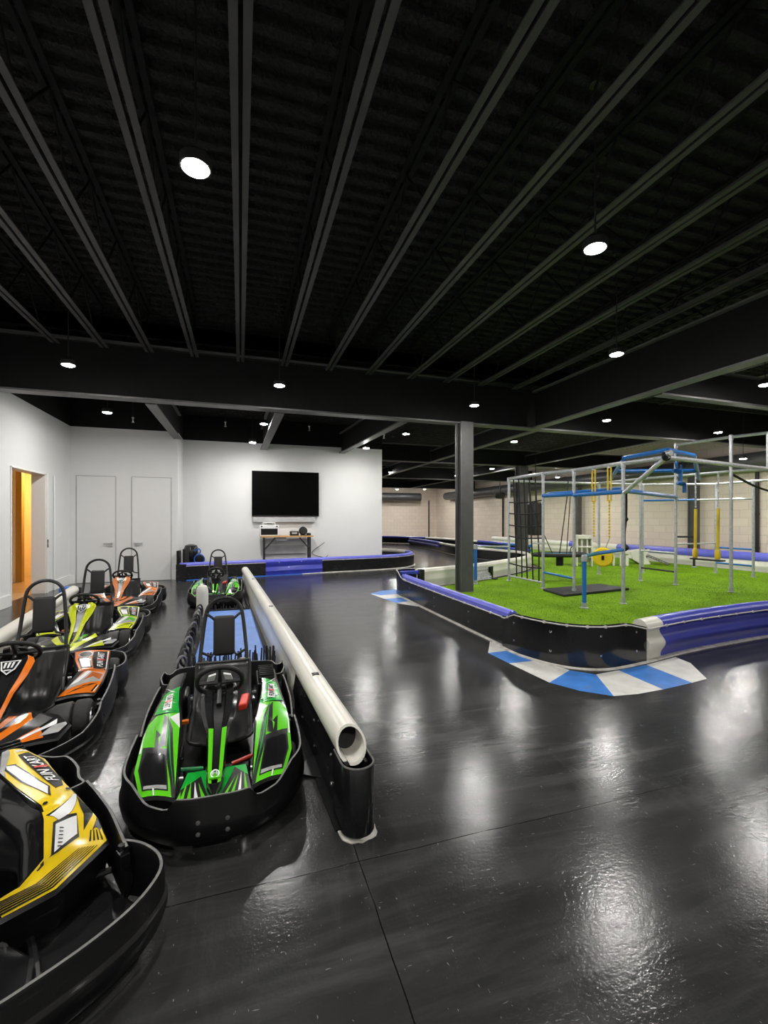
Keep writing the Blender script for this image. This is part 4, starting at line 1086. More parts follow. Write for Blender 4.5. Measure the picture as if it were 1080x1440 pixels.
# white plastic toys
p = G(821, 797)
t = thing('plastic_climber', 'white plastic tower with cut out shelves behind the yellow disc', 'plastic toy', (p.x, p.y, Z0), -.6)
mb = MB(); mb.box((-.21, 0, .48), (.05, .36, .96)); mb.box((.21, 0, .48), (.05, .36, .96)); mb.box((0, 0, .90), (.46, .36, .12)); mb.build('side_panel', 'white_plastic', t, bevel=.015)
mb = MB()
for z in (.30, .60): mb.box((0, 0, z), (.42, .34, .05))
mb.box((-.07, -.12, .6), (.05, .04, .5)); mb.box((.08, -.12, .6), (.05, .04, .5)); mb.box((0, .16, .5), (.4, .03, .8)); mb.build('shelf', 'white_plastic', t, bevel=.01)
p = G(866, 796)
t = thing('plastic_table', 'low white plastic children table with stubby legs behind the yellow disc', 'table', (p.x, p.y, Z0), -.6)
mb = MB(); mb.box((0, 0, .42), (.72, .5, .10)); mb.build('table_top', 'white_plastic', t, bevel=.02)
for sx, sy in ((-1, -1), (1, -1), (-1, 1), (1, 1)):
    mb = MB(); mb.box((sx * .28, sy * .18, .19), (.08, .08, .38)); mb.build('leg', 'white_plastic', t, bevel=.012)
for sx in (-.1, .1):
    mb = MB(); mb.box((sx, -.2, .19), (.06, .06, .38)); mb.build('leg', 'white_plastic', t, bevel=.01)
p = G(897, 794)
t = thing('plastic_slide', 'white angular plastic slide piece lying on the turf beside the post', 'plastic toy', (p.x, p.y, Z0), -.5)
mb = MB(); a = [(-.30, .42), (.28, .50), (.16, .26), (.30, .02), (.05, .0), (-.22, .16)]
for y in (-.2, .2):
    vs = [(x, y + dy, z) for dy in (-.02, .02) for x, z in a]; n = 6
    mb.add(vs, [tuple(range(6)), tuple(range(11, 5, -1))] + [(i, (i + 1) % n, n + (i + 1) % n, n + i) for i in range(n)])
mb.build('side_wall', 'white_plastic', t)
mb = MB(); mb.box((-.02, 0, .3), (.5, .4, .03), 0, Matrix.Rotation(-.5, 3, 'Y')); mb.box((.05, 0, .12), (.5, .4, .03), 0, Matrix.Rotation(.4, 3, 'Y')); mb.build('chute', 'white_plastic', t)
# rebounder mesh and black ramp
p = G(684, 818)
t = thing('rebound_net', 'small grey mesh rebounder panel with a black foot by the white hairpin barrier', 'rebounder', (p.x, p.y, Z0), .45)
mb = MB()
for k in range(16): mb.tube([(-.30 + k * .04, .06, .02), (-.30 + k * .04 + .03, .12, .22)], .006, 0, 4)
for k in range(5): mb.tube([(-.30, .06 + k * .015, .02 + k * .05), (.33, .06 + k * .015, .02 + k * .05)], .006, 0, 4)
mb.build('mesh_panel', 'galv', t)
mb = MB(); mb.tube([(-.32, .06, .02), (-.30, .12, .24), (.34, .12, .24), (.32, .06, .02)], .012, 0, 8, closed=True); mb.build('frame', 'grey_box', t)
mb = MB(); mb.prism([(.30, -.06), (.40, -.06), (.40, .16), (.30, .16)], 0, .03); mb.box((.36, .10, .16), (.07, .07, .30)); mb.box((.30, .08, .24), (.12, .06, .14)); mb.build('foot', 'black_plastic', t, bevel=.01)
p = G(910, 794)
t = thing('slatted_ramp', 'dark slatted ramp with a black post in front of the right wall barrier', 'ramp', (p.x, p.y, Z0), -1.0)
mb = MB()
for k in range(8): mb.box((.05 + k * .07, 0, .26 - k * .032), (.035, .4, .015))
for y in (-.2, .2): mb.tube([(0, y, .28), (.62, y, .01)], .014)
mb.build('slats', 'rim_grey', t)
mb = MB(); mb.box((-.03, 0, .25), (.07, .07, .5)); mb.build('post', 'black_metal', t)
# black dip bar
p = G(976, 799)
t = thing('exercise_bar', 'black post with a horizontal black bar behind the board swing', 'exercise bar', (p.x, p.y, Z0))
mb = MB(); mb.tube([(0, 0, .03), (0, 0, .92)], .035, 0, 10); mb.lathe([(.06, 0), (.06, .03), (.04, .04)], mi=1, n=12); mb.build('post', ['black_metal', 'galv'], t)
mb = MB(); mb.tube([(.02, 0, .92), (-.52, .16, .92)], .028, 0, 8); mb.build('bar', 'black_metal', t)
# drooping cable
mb = MB(); mb.tube(cr([T2 + (2.36,), (10.2, 6.5, 2.12), (11.2, 6.6, 2.0), (12.2, 6.7, 2.02), (14.3, 6.8, 2.3)]), .022, 0, 8)
tag(mb.build('rubber_cable', 'rope_black'), 'drooping black cable from the tall right post to the wall', 'cable')

# ------------------------------------------------------------------ blue mat between the two green karts
t = thing('brush_mat', 'blue floor mat with black bristle strips between the two green karts', 'mat', (0, 0, 0))
mb = MB(); mb.prism([(-.43, 4.15), (.27, 4.05), (.15, 7.12), (-.44, 7.12)], .002, .10); mb.build('blue_pad', 'blue_mat', t, bevel=.02)
for y, x0, x1, h, n in ((4.35, -.44, .27, .23, 34), (7.10, -.43, .13, .15, 32)):
    mb = MB()
    for k in range(n):
        q = k / (n - 1); x = x0 + (x1 - x0) * q + random.uniform(-.006, .006)
        mb.tube([(x, y, .0), (x + random.uniform(-.015, .015), y + .03, h + random.uniform(-.05, .05))], .011, 0, 5, r_end=.007)
    mb.box(((x0 + x1) / 2, y, .10), (x1 - x0, .03, .03)); mb.build('bristle_strip', 'rope_black', t)
mb = MB()
for k in range(6):
    y = 4.15 + k * .05; x = .285; mb.tube([(x, y, 0), (x + .015, y + .05, .22 + random.uniform(-.03, .05))], .009, 0, 5)
mb.build('bristle_strip', 'rope_black', t)
for k in range(12):
    y = 4.35 + k * .235; x = -.505 - .005 * k
    mb = MB(); rr = .12
    pts = [(x + .035 * math.cos(a * PI / 8), y + rr * .95 * math.cos(a * PI / 8), .125 + rr * .9 * math.sin(a * PI / 8)) for a in range(16)]
    mb.tube(pts, .012, 0, 8, closed=True)
    o = tag(mb.build('rubber_ring', 'rim_grey' if k % 3 == 0 else 'rubber'), 'dark rubber ring standing in the row along the left edge of the blue mat', 'rubber ring', 'rubber rings beside the blue mat')
mb = MB(); mb.lathe([(.085, 0), (.085, .36), (.08, .42), (.06, .455), (.02, .47)], n=24); o = mb.build('bollard', 'white_plastic'); o.location = (-.545, 7.28, 0)
tag(o, 'short white round topped bollard beside the far green kart', 'bollard')

# ------------------------------------------------------------------ karts
def band(mb, path, zb, zt, side=1, th=.018, bulge=.012, rim=1, bolt=None):
    nn = normals2d(path, side); rings = []; k = len(path) - 1
    for i, (p, n) in enumerate(zip(path, nn)):
        b = zb(i / k) if callable(zb) else zb; T = zt(i / k, p) if callable(zt) else zt; H_ = T - b
        pr = [(-.006, b), (0, b + .012), (bulge, b + H_ * .30), (bulge, b + H_ * .46), (bulge * .3, b + H_ * .54), (0, T - .008), (-.004, T), (-th + .004, T), (-th, T - .008), (-th, b)]
        rings.append([(p[0] + n.x * o, p[1] + n.y * o, z) for o, z in pr])
    mb.loft(rings, edge_mi=[0, 0, 0, 3 if bolt else 0, 0, 0, rim, 0, 0, 0])


def kart(style, pal, loc, psi, label):
    main, deep, second = pal
    T = thing('go_kart', label, 'go-kart', (loc[0], loc[1], 0), psi, 'parked go-karts')
    A_ = style == 'A'
    # ---- outline of the wrap-round bumper, right half (front is local -y, nose at y = 0)
    if style == 'A':
        half = [(0, 0), (.10, .004), (.19, .035), (.30, .12), (.38, .22), (.425, .33), (.435, .48), (.432, .66)]
        def top(q, p):
            x = abs(p[0])
            if p[1] > .4: return .255 + .02 * min(1, (p[1] - .4) / .25)
            if x < .155: return .245
            if x < .195: return .245 - .052 * (x - .155) / .04
            if x < .29: return .193
            if x < .36: return .193 + .055 * (x - .29) / .07
            return .25
        hw, sy0, sy1, ry, rhw, rear, rz = .435, .70, 1.36, 1.45, .46, 1.84, .27
        wheels = [(.36, .45, .105, .09), (.37, 1.52, .12, .13)]
    elif style == 'B':
        half = [(0, 0), (.14, .01), (.26, .05), (.38, .16), (.47, .31), (.515, .45), (.52, .56)]
        def top(q, p): return .170 + .085 * min(1, max(0, (p[1] - .28) / .30))
        hw, sy0, sy1, ry, rhw, rear, rz = .53, .58, 1.26, 1.24, .58, 1.90, .265
        wheels = [(.405, .59, .132, .10), (.43, 1.56, .13, .17)]
    else:
        half = [(0, .13), (.14, .135), (.30, .155), (.44, .20), (.545, .28), (.575, .36), (.555, .45), (.51, .52)]
        def top(q, p): return .225 + .02 * min(1, max(0, (p[1] - .3) / .2))
        hw, sy0, sy1, ry, rhw, rear, rz = .515, .47, .98, .99, .515, 1.52, .28
        wheels = [(.11, .42, .08, .08), (.40, 1.22, .12, .12)]
    sm = cr(half, 5)
    full = [Vector((-p.x, p.y)) for p in reversed(sm[1:])] + [Vector((p.x, p.y)) for p in sm]
    mb = MB(); band(mb, full, .045, top, 1, bolt=(style == 'Y'))
    for x, z in ((-.06, .10), (-.06, .15), (.06, .10), (.06, .15)):
        yy = (.13 if style == 'Y' else .002) - .014
        mb.lathe([(.010, 0), (.010, .003), (.005, .006)], (x, yy, z), Matrix.Rotation(PI / 2, 3, 'X'), 2, 8)
    mb.build('front_bumper', ['black_plastic', 'rim_grey', 'rim_grey', 'scuffed'], T)
    for s in (-1, 1):
        sp = [Vector((s * x, y)) for x, y in ((hw - .012, sy0), (hw + .0, sy0 + .15), (hw + .005, (sy0 + sy1) / 2), (hw - .0, sy1 - .1), (hw - .01, sy1))]
        mb = MB(); band(mb, cr(sp, 3), .05, lambda q, p: .245 + .045 * q, s)
        mb.box((s * (hw - .03), sy0 + .01, .20), (.03, .05, .05), 0); mb.lathe([(.012, 0), (.012, .02)], (s * (hw - .035), sy0 + .01, .235), None, 2, 8)
        mb.build('side_bumper', ['black_plastic', 'rim_grey', 'chrome'], T)
    rh = [(0, rear), (.20, rear - .005), (.36, rear - .04), (rhw - .06, rear - .16), (rhw - .01, ry + .32), (rhw, ry + .18), (rhw - .02, ry + .07), (hw - .02, ry), (hw - .09, ry - .02)]
    sm = cr(rh, 4); full = [Vector((-p.x, p.y)) for p in reversed(sm[1:])] + [Vector((p.x, p.y)) for p in sm]
    mb = MB(); band(mb, full, .05, rz, -1); mb.build('rear_bumper', ['black_plastic', 'rim_grey'], T)
    # ---- floor tray and chassis
    mb = MB(); mb.prism([(-.16, .14), (.16, .14), (.27, .40), (.27, 1.1), (-.27, 1.1), (-.27, .40)] if style != 'Y' else [(-.30, .19), (.30, .19), (.46, .25), (.52, .36), (.47, .55), (.46, 1.2), (-.46, 1.2), (-.47, .55), (-.52, .36), (-.46, .25)], .045, .06, 0)
    for s in (-1, 1):
        mb.tube(cr([(s * .10, .12, .075), (s * .20, .32, .075), (s * .22, .8, .075), (s * .24, 1.3, .085), (s * .22, rear - .1, .10)]), .014, 1, 8)
        mb.tube([(s * .20, .7, .08), (s * (hw - .04), sy0 + .1, .12)], .012, 1, 8); mb.tube([(s * .22, 1.2, .08), (s * (hw - .04), sy1 - .1, .12)], .012, 1, 8)
    if style != 'Y': mb.tube([(-.36, wheels[0][1], wheels[0][2]), (.36, wheels[0][1], wheels[0][2])], .012, 2, 8); mb.tube([(-.4, wheels[1][1], wheels[1][2]), (.4, wheels[1][1], wheels[1][2])], .016, 2, 8)
    mb.tube([(-.2, rear - .1, .10), (.2, rear - .1, .10)], .014, 1, 8)
    mb.build('chassis', ['black_plastic', 'black_metal', 'alu'], T)
    # ---- wheels
    for (wx, wy, r, w) in wheels:
        for s in (-1, 1):
            mb = MB(); R = Matrix.Rotation(PI / 2, 3, 'Y')
            mb.lathe([(r * .56, -w / 2 + .004), (r * .85, -w / 2), (r * .97, -w * .38), (r, -w * .2), (r, w * .2), (r * .97, w * .38), (r * .85, w / 2), (r * .56, w / 2 - .004)], (s * wx, wy, r), R, 0, 28)
            wl = mb.build('wheel', 'rubber', T)
            mb = MB(); mb.lathe([(r * .12, -w / 2 - .004), (r * .2, -w * .3), (r * .46, -w * .32), (r * .55, -w / 2 - .002), (r * .57, -w * .3), (r * .57, w * .3), (r * .55, w / 2 + .002), (r * .46, w * .32), (r * .2, w * .3), (r * .12, w / 2 + .004)], (s * wx, wy, r), R, 0, 20)
            mb.build('rim', 'alu', wl)['label'] = 'metal wheel rim'
    # ---- side pods with graphics
    if style == 'A':
        inn = [(.165, .105, .205), (.175, .30, .265), (.195, .58, .315), (.235, .85, .335), (.255, 1.08, .345), (.255, 1.44, .345)]
        out = [(.318, .165, .200), (.372, .33, .235), (.385, .60, .275), (.375, .85, .305), (.365, 1.08, .315), (.36, 1.42, .315)]
    elif style == 'B':
        inn = [(.215, .79, .225), (.275, .92, .295), (.31, 1.02, .335), (.25, 1.2, .365), (.215, 1.43, .375)]
        out = [(.435, .815, .22), (.465, .92, .265), (.475, 1.05, .30), (.47, 1.22, .335), (.46, 1.43, .355)]
    else:
        inn = [(.10, .55, .215), (.197, .552, .23), (.265, .575, .275), (.285, .68, .355), (.285, .74, .375), (.241, .93, .385), (.212, 1.10, .39), (.25, 1.32, .385)]
        out = [(.12, .49, .20), (.283, .492, .205), (.465, .598, .222), (.452, .69, .28), (.415, .81, .33), (.397, .95, .345), (.382, 1.18, .355), (.335, 1.33, .365)]
    mats = ['black_gloss', main, deep, second, 'decal_white', 'decal_black', 'decal_silver', 'decal_red', 'black_plastic']
    for s in (-1, 1):
        pt = Patch([(s * x, y, z) for x, y, z in inn], [(s * x, y, z) for x, y, z in out], .012)
        mb = MB(); pt.surface(mb, 0, .09 if style != 'Y' else .065, 8, .03 if style != 'Y' else .012)
        D = lambda poly, mi, l=.002: pt.decal(mb, poly, mi, l)
        tx = lambda o, ex, ey, mi, str_='FUN KART', l=.005: pt.letters(mb, str_, (o if s > 0 else (o[0] + 0, o[1] + ex[1])), (ex if s > 0 else (ex[0], -ex[1])), ey, mi, l)
        if style == 'A':
            D([(.02, .0), (1, .0), (1, .50), (.80, .55), (.05, .53)], 1)
            D([(.02, .53), (.92, .57), (.84, .80), (.08, .84)], 2, .0022)
            D([(.10, .0), (.30, .26), (.36, .43), (.42, .55), (.22, .40), (.03, .06), (.0, .0)], 5, .003)
            D([(.06, .04), (.30, .40), (.40, .52), (.30, .34)], 2, .0036)
            D([(.90, .04), (.20, .03), (.30, .28), (.92, .33)], 5, .003)
            D([(.86, .06), (.25, .05), (.33, .25), (.87, .29)], 0, .0036)
            D([(.86, .048), (.24, .038), (.25, .062), (.84, .07)], 6, .0042)
            D([(.62, .29), (.66, .42), (.50, .37), (.52, .54), (.40, .50), (.34, .30)], 5, .003)
            D([(.56, .36), (.50, .37), (.52, .31)], 1, .004)
            D([(.32, .50), (.03, .40), (.02, .53)], 4, .003); D([(.94, .30), (.98, .46), (.99, .30)], 4, .003)
            D([(.58, .0), (.62, .0), (.62, .045), (.58, .045)], 4, .004)
            for k in range(6):
                y = .54 + k * .045; D([(.05 + .02 * k, y), (.55, y + .05), (.95, y + .11), (.5, y + .035)], (5, 1, 4)[k % 3], .003)
            D([(.30, .58), (.62, .58), (.66, .76), (.36, .76)], 4, .0036)
            tx((.60, .59), (0, .16), (-.24, 0), 5); D([(.33, .66), (.62, .66), (.63, .675), (.34, .675)], 7, .0062)
        else:
            D([(.0, .02), (1, .02), (1, .50), (0, .50)], 1); D([(0.04, .50), (1, .50), (1, 1), (.02, 1)], 1)
            if style == 'B':
                D([(.02, .10), (.28, .46), (.98, .44), (.96, .26), (.55, .20)], 6, .003)
                D([(.10, .18), (.34, .47), (.50, .46), (.30, .22)], 4, .0036); D([(.40, .24), (.55, .44), (.95, .42), (.9, .28), (.65, .34)], 2, .0038)
                D([(.2, .04), (.55, .16), (.93, .22), (.6, .12)], 5, .003); D([(.30, .09), (.7, .17), (.62, .13)], 1, .0035)
                D([(.86, .04), (.91, .04), (.95, .18), (.90, .18)], 5, .003); D([(.92, .04), (.945, .04), (.98, .17), (.96, .17)], 4, .0034)
                D([(.02, .47), (.98, .49), (.98, .52), (.02, .52)], 2, .004)
                D([(.0, .0), (.06, .10), (.22, .47), (.0, .5)], 5, .0032)
                D([(.10, .55), (.50, .545), (.50, .78), (.38, .80), (.10, .80)], 5, .003)
                D([(.15, .57), (.44, .56), (.44, .76), (.36, .785), (.15, .785)], 4, .0036)
                D([(.54, .53), (.66, .50), (.97, .56), (.93, .97), (.55, .95), (.52, .82)], 5, .003)
                tx((.86, .57), (0, .36), (-.20, 0), 4, 'FUN KART'); D([(.66, .725), (.90, .725), (.90, .745), (.66, .745)], 7, .0062)
                D([(.97, .54), (1, .54), (.97, .98), (.94, .98)], 4, .0034)
                hole = [(.32 + .17 * math.cos(a * PI / 8), .885 + .07 * math.sin(a * PI / 8)) for a in range(16)]
                D(hole, 5, .0045); D([(.32 + .21 * math.cos(a * PI / 8), .885 + .09 * math.sin(a * PI / 8)) for a in range(16)], 4 if style == 'Y' else 6, .0038)
                for q in ((.10, .53), (.94, .52)): D([(q[0] + .035 * math.cos(a * PI / 4), q[1] + .014 * math.sin(a * PI / 4)) for a in range(8)], 5, .006)
            else:
                D([(.92, .575), (1, .565), (.60, .46), (.50, .435), (.28, .405), (.05, .455)], 5, .003)
                D([(.95, .58), (1, .57), (.56, .452), (.46, .43), (.26, .41), (.11, .442), (.36, .49)], 4, .0038)
                D([(.62, .435), (.56, .32), (.10, .275), (.16, .405), (.40, .425)], 5, .0034); D([(.60, .42), (.54, .335), (.15, .29), (.20, .395)], 4, .0042)
                [D([(.20 + .012 * k, .305 + .014 * k), (.27 + .012 * k, .300 + .014 * k), (.27 + .012 * k, .304 + .014 * k), (.20 + .012 * k, .309 + .014 * k)], 5, .006) for k in range(6)]
                D([(.97, .56), (1, .45), (.66, .345), (.82, .49)], 5, .003); D([(1, .42), (.96, .40), (.80, .34), (.90, .36), (.95, .34), (1, .36)], 5, .0034)
                for k in range(7):
                    y = .03 + .035 * k; D([(.25 + .10 * k, .0), (.33 + .10 * k, .0), (.62 + .05 * k, .27), (.60 + .05 * k, .27)], 5, .003)
                for k in range(4): D([(.70 + .07 * k, .29), (.73 + .07 * k, .29), (.80 + .05 * k, .345), (.78 + .05 * k, .345)], 5, .0034)
                D([(.50, .935), (.90, .955), (1, .72), (.90, .66), (.66, .64), (.62, .72)], 5, .003)
                tx((.90, .70), (-.05, .21), (-.26, -.0), 4, 'FUN KART', .0055); D([(.62, .80), (.93, .80), (.92, .813), (.61, .813)], 7, .0062)
                D([(.10, .89), (.36, .87), (.58, .66), (.38, .595), (.16, .74)], 5, .003); D([(.15, .88), (.33, .86), (.53, .66), (.36, .61), (.20, .74)], 4, .0038)
                D([(.52, .96), (.95, .975), (1, .80), (1, .83), (.96, .99), (.5, .98)], 4, .0034)
                D([(.02, .80), (.30, .97), (.30, 1), (.02, 1)], 6, .0036)
                for q in ((.12, .565), (.90, .62)): D([(q[0] + .07 * math.cos(a * PI / 4), q[1] + .010 * math.sin(a * PI / 4)) for a in range(8)], 5, .006)
        mb.build('side_pod', mats, T, smooth=30, recalc=False)
        if style == 'Y':      # black inner flank between the pod and the seat
            rows = [[Vector((s * (x - dx), y, max(.07, z - dz))) for dx, dz in ((.002, .010), (.02, .02), (.05, .035), (.075, .10), (.10, .30))] for x, y, z in inn[1:]]
            mb = MB(); mb.loft(rows, 0, False, False); mb.build('inner_flank', 'black_gloss', T, smooth=50)
    # ---- nose panel
    mb = MB()
    if style == 'A':
        pt = Patch([(-.165, .045, .205), (-.13, .27, .225)], [(.165, .045, .205), (.14, .27, .225)], .0, 6, 8)
        pt.surface(mb, 2, .10, 8, .02); D = lambda poly, mi, l=.002: pt.decal(mb, poly, mi, l)
        D([(0, 0), (.0, .45), (.25, .8), (.45, .0)], 5); D([(1, 0), (1, .6), (.8, .95), (.55, 0)], 5)
        for k in range(4):
            D([(.05 + k * .10, .02), (.11 + k * .10, .02), (.06 + k * .06, .72 - k * .04)], (1, 1, 4, 1)[k], .003); D([(.95 - k * .10, .02), (.90 - k * .10, .02), (.95 - k * .05, .82 - k * .06)], (1, 4, 1, 1)[k], .003)
        D([(.0, .0), (.08, .0), (.02, .4)], 1, .0034)
        mb.build('nose_panel', mats, T, smooth=30, recalc=False)
    else:
        y0, zd, xs = (.07, 0, 1) if style == 'B' else (.24, -.10, .5)
        for s in (-1, 1):
            pt = Patch([(0, y0, .215 + zd), (0, y0 + .12, .27 + zd), (s * .06 * xs, y0 + .36 * xs, .30 + zd)], [(s * .34 * xs, y0 + .12 * xs, .20 + zd), (s * .38 * xs, y0 + .24 * xs, .225 + zd), (s * .30 * xs, y0 + .36 * xs, .25 + zd)], .01)
            pt.surface(mb, 0, .09, 8, .02); D = (lambda poly, mi, l=.002: pt.decal(mb, poly, mi, l)) if style == 'B' else (lambda *a: None)
            D([(0, 0), (.8, .1), (.45, .98), (.0, .98)], 1); D([(.10, 0), (.30, .0), (.85, .8), (.62, .95)], 5, .003); D([(.34, .05), (.42, .05), (.85, .55), (.9, .75)], 4, .0034); D([(.0, .4), (.2, .5), (.4, .98), (.0, .98)], 5, .003)
            D([(.72, .16), (.95, .22), (.98, .6), (.8, .5)], 6, .0036)
            D([(.05, .55), (.16, .62), (.24, .9), (.08, .9)], 2, .0038)
        mb.build('nose_panel', mats, T, smooth=30, recalc=False)
        if style == 'B':
            for s in (-1, 1):
                mb = MB(); rings = []
                for q in range(7):
                    a = PI * (.10 + .42 * q / 6); r0 = .138
                    yy = wheels[0][1] - r0 * math.cos(a) * 1.0; zz = wheels[0][2] + r0 * math.sin(a) * .95
                    rings.append([(s * .20, yy + .02, zz - .05), (s * .26, yy, zz - .01), (s * .345, yy, zz), (s * .36, yy + .005, zz - .015)])
                mb.loft(rings, 0, False, False); o = mb.build('fender', 'carbon', T); so = o.modifiers.new('solid', 'SOLIDIFY'); so.thickness = .006
    # ---- steering fairing
    if A_:
        secs = [(.05, .010, .235), (.10, .034, .252), (.18, .042, .272), (.30, .048, .315), (.42, .056, .362), (.50, .082, .405), (.60, .098, .455), (.68, .094, .49), (.72, .075, .492)]
    else:
        secs = [(.12 if style == 'B' else .24, .02, .25), (.26, .045, .30), (.38, .048, .345), (.50, .062, .41), (.60, .105, .485), (.70, .122, .545), (.745, .105, .56)]
    mb = MB(); rings = []
    for y, w, z in secs:
        rings.append([(-w * .8, y + .015, z - .07), (-w, y, z - .02), (-w * (.80 if A_ else .70), y, z), (-w * .38, y, z - .004), (-w * .30, y, z - .016), (w * .30, y, z - .016), (w * .38, y, z - .004), (w * (.80 if A_ else .70), y, z), (w, y, z - .02), (w * .8, y + .015, z - .07)])
    mb.loft(rings, edge_mi=[0, 0, 0, 0, 0, 0, 0, 0, 0, 0])
    o0 = len(mb.f) - 2
    ne = 10
    for i in range(len(secs) - 1):
        for j in range(10):
            fi = i * ne + j
            if A_ and 1 <= i <= 3 and j in (2, 6): mb.m[fi] = 1
            if not A_ and j in ((1, 2, 6, 7) if main != 'orange' else (1, 7)): mb.m[fi] = 1
            if not A_ and j == 4 and i >= 2 and main != 'orange' and style == 'B': mb.m[fi] = 6
    # emblem near the tip, shield near the top
    if A_:
        mb.tube([(.018 * math.cos(a * PI / 8), .145 + .018 * math.sin(a * PI / 8), .267 + .008 * math.sin(a * PI / 8)) for a in range(16)], .0028, 4, 6, closed=True)
        mb.tube([(-.010, .135, .268), (-.006, .152, .274), (0, .142, .272), (.006, .152, .274), (.010, .135, .268)], .003, 4, 5)
        mb.box((0, .145, .258), (.05, .05, .008), 1)
    else:
        sh = Patch([(-.04, .60, .475), (-.055, .70, .535)], [(.04, .60, .475), (.055, .70, .535)], .0, 4, 4)
        sh.decal(mb, [(.5, .0), (.9, .35), (1, 1), (0, 1), (.1, .35)], 4, .010); sh.decal(mb, [(.5, .10), (.82, .40), (.9, .92), (.1, .92), (.18, .40)], 5, .013)
        for k in range(3): sh.decal(mb, [(.22 + k * .2, .45), (.32 + k * .2, .45), (.36 + k * .2, .85), (.24 + k * .2, .85)], 4, .016)
        sh.decal(mb, [(.3, .25), (.7, .25), (.7, .33), (.3, .33)], 4, .016)
    f = mb.build('steering_fairing', mats, T, smooth=40, recalc=False)
    # ---- steering wheel
    sy, sz, tl = (.69, .515, 1.0) if A_ else (.79, .575, .75)
    RW = Matrix.Rotation(-tl, 3, 'X'); c = Vector((0, sy, sz)); Rr = .125 if A_ else .13
    mb = MB(); mb.tube([c + RW @ Vector((Rr * math.cos(a * PI / 14), Rr * math.sin(a * PI / 14) * (.92 if math.sin(a * PI / 14) < 0 else 1), 0)) for a in range(28)], .0145, 0, 10, closed=True)
    sw = mb.build('steering_wheel', 'black_vinyl', T)
    mb = MB()
    for a in (0.1, PI - .1, PI * 1.5): mb.tube([c + RW @ Vector((0, 0, -.012)), c + RW @ Vector((Rr * .95 * math.cos(a), Rr * .95 * math.sin(a), 0))], .012, 0, 8)
    mb.tube([c, c + RW @ Vector((0, 0, -.16))], .014, 0, 8); mb.build('spokes', 'black_metal', sw)
    mb = MB(); mb.prism([(-.075, .02), (.075, .02), (.09, .06), (.05, .085), (-.05, .085), (-.09, .06)], -.004, .012, 0); mb.prism([(-.03, .045), (.03, .045), (.03, .07), (-.03, .07)], .012, .014, 1); mb.prism([(-.06, -.045), (-.02, -.06), (-.03, -.01), (-.07, -.005)], -.004, .008, 0); mb.prism([(.06, -.045), (.02, -.06), (.03, -.01), (.07, -.005)], -.004, .008, 0)
    mb.v = [tuple(c + RW @ Vector(p)) for p in mb.v]; mb.build('centre_pad', ['decal_white' if A_ else 'black_vinyl', 'decal_red'], sw)
    # ---- seat shell
    dy = 0 if A_ else .10; sw_ = .20 if A_ else .205
    prof = cr([(0, .73 + dy, .135), (0, .82 + dy, .085), (0, 1.0 + dy, .075), (0, 1.13 + dy, .12), (0, 1.22 + dy, .26), (0, 1.30 + dy, .44)], 4)
    n = len(prof); m_ = 12; vs = []
    for i, p in enumerate(prof):
        q = i / (n - 1); wv = sw_ * (1.0 - .02 * q) * (.92 if i == 0 else 1)
        tn = (prof[min(i + 1, n - 1)] - prof[max(i - 1, 0)]).normalized(); nv = Vector((0, -tn.z, tn.y))
        for j in range(m_ + 1):
            a = -1 + 2 * j / m_
            lift_ = (.10 * math.sin(PI * min(1, q * 1.15)) + .02) * abs(a) ** 3 + .010 * math.cos(a * PI * 3) * (1 if .15 < q < .95 else 0) * (abs(a) < .8)
            vs.append(Vector((wv * a * (1 - .10 * (abs(a) ** 3)), p.y, p.z)) + nv * lift_)
    fs = [(i * (m_ + 1) + j, i * (m_ + 1) + j + 1, (i + 1) * (m_ + 1) + j + 1, (i + 1) * (m_ + 1) + j) for i in range(n - 1) for j in range(m_)]
    mb = MB(); mb.add(vs, fs); st = mb.build('seat', 'seat_black', T, smooth=60)
    so = st.modifiers.new('solid', 'SOLIDIFY'); so.thickness = .014; so.offset = 0
    loop = [vs[j] for j in range(m_ + 1)] + [vs[i * (m_ + 1) + m_] for i in range(1, n)] + [vs[(n - 1) * (m_ + 1) + j] for j in range(m_ - 1, -1, -1)] + [vs[i * (m_ + 1)] for i in range(n - 2, 0, -1)]
    mb = MB(); mb.tube(loop, .011, 0, 8, closed=True); mb.build('seat_edge', 'black_vinyl', st)
    # ---- headrest hoop and pad
    hz = 0 if A_ else .085; hy = {'A': 1.40, 'B': 1.48, 'Y': 1.36}[style]
    mb = MB()
    hpts = [(-.165, hy - .12, .10), (-.160, hy - .08, .42), (-.150, hy - .02, .56 + hz * .4), (-.128, hy + .03, .75 + hz), (-.10, hy + .045, .825 + hz), (-.05, hy + .052, .862 + hz), (0, hy + .053, .872 + hz),
            (.05, hy + .052, .862 + hz), (.10, hy + .045, .825 + hz), (.128, hy + .03, .75 + hz), (.150, hy - .02, .56 + hz * .4), (.160, hy - .08, .42), (.165, hy - .12, .10)]
    mb.tube(cr(hpts, 3), .0135, 0, 10)
    for s in (-1, 1):
        mb.tube([(s * .130, hy + .028, .765 + hz), (s * .10, hy + .015, .75 + hz), (s * .06, hy + .012, .715 + hz)], .010, 0, 8)
        mb.tube([(s * .152, hy - .03, .50 + hz * .4), (s * .085, hy - .02, .46 + hz), (s * .06, hy, .50 + hz)], .010, 0, 8)
        mb.prism([(s * .10, hy - .10), (s * .175, hy - .10), (s * .175, hy - .06), (s * .10, hy - .06)], .34, .45, 0)
        mb.tube([(s * .16, hy - .08, .40), (s * .22, rear - .12, .12)], .012, 0, 8)
    mb.build('headrest_hoop', 'black_metal', T)
    mb = MB(); mb.box((0, hy + .0, .605 + hz), (.148, .05, .285), 0, Matrix.Rotation(-.16, 3, 'X')); pd = mb.build('headrest', 'black_vinyl', T, smooth=0)
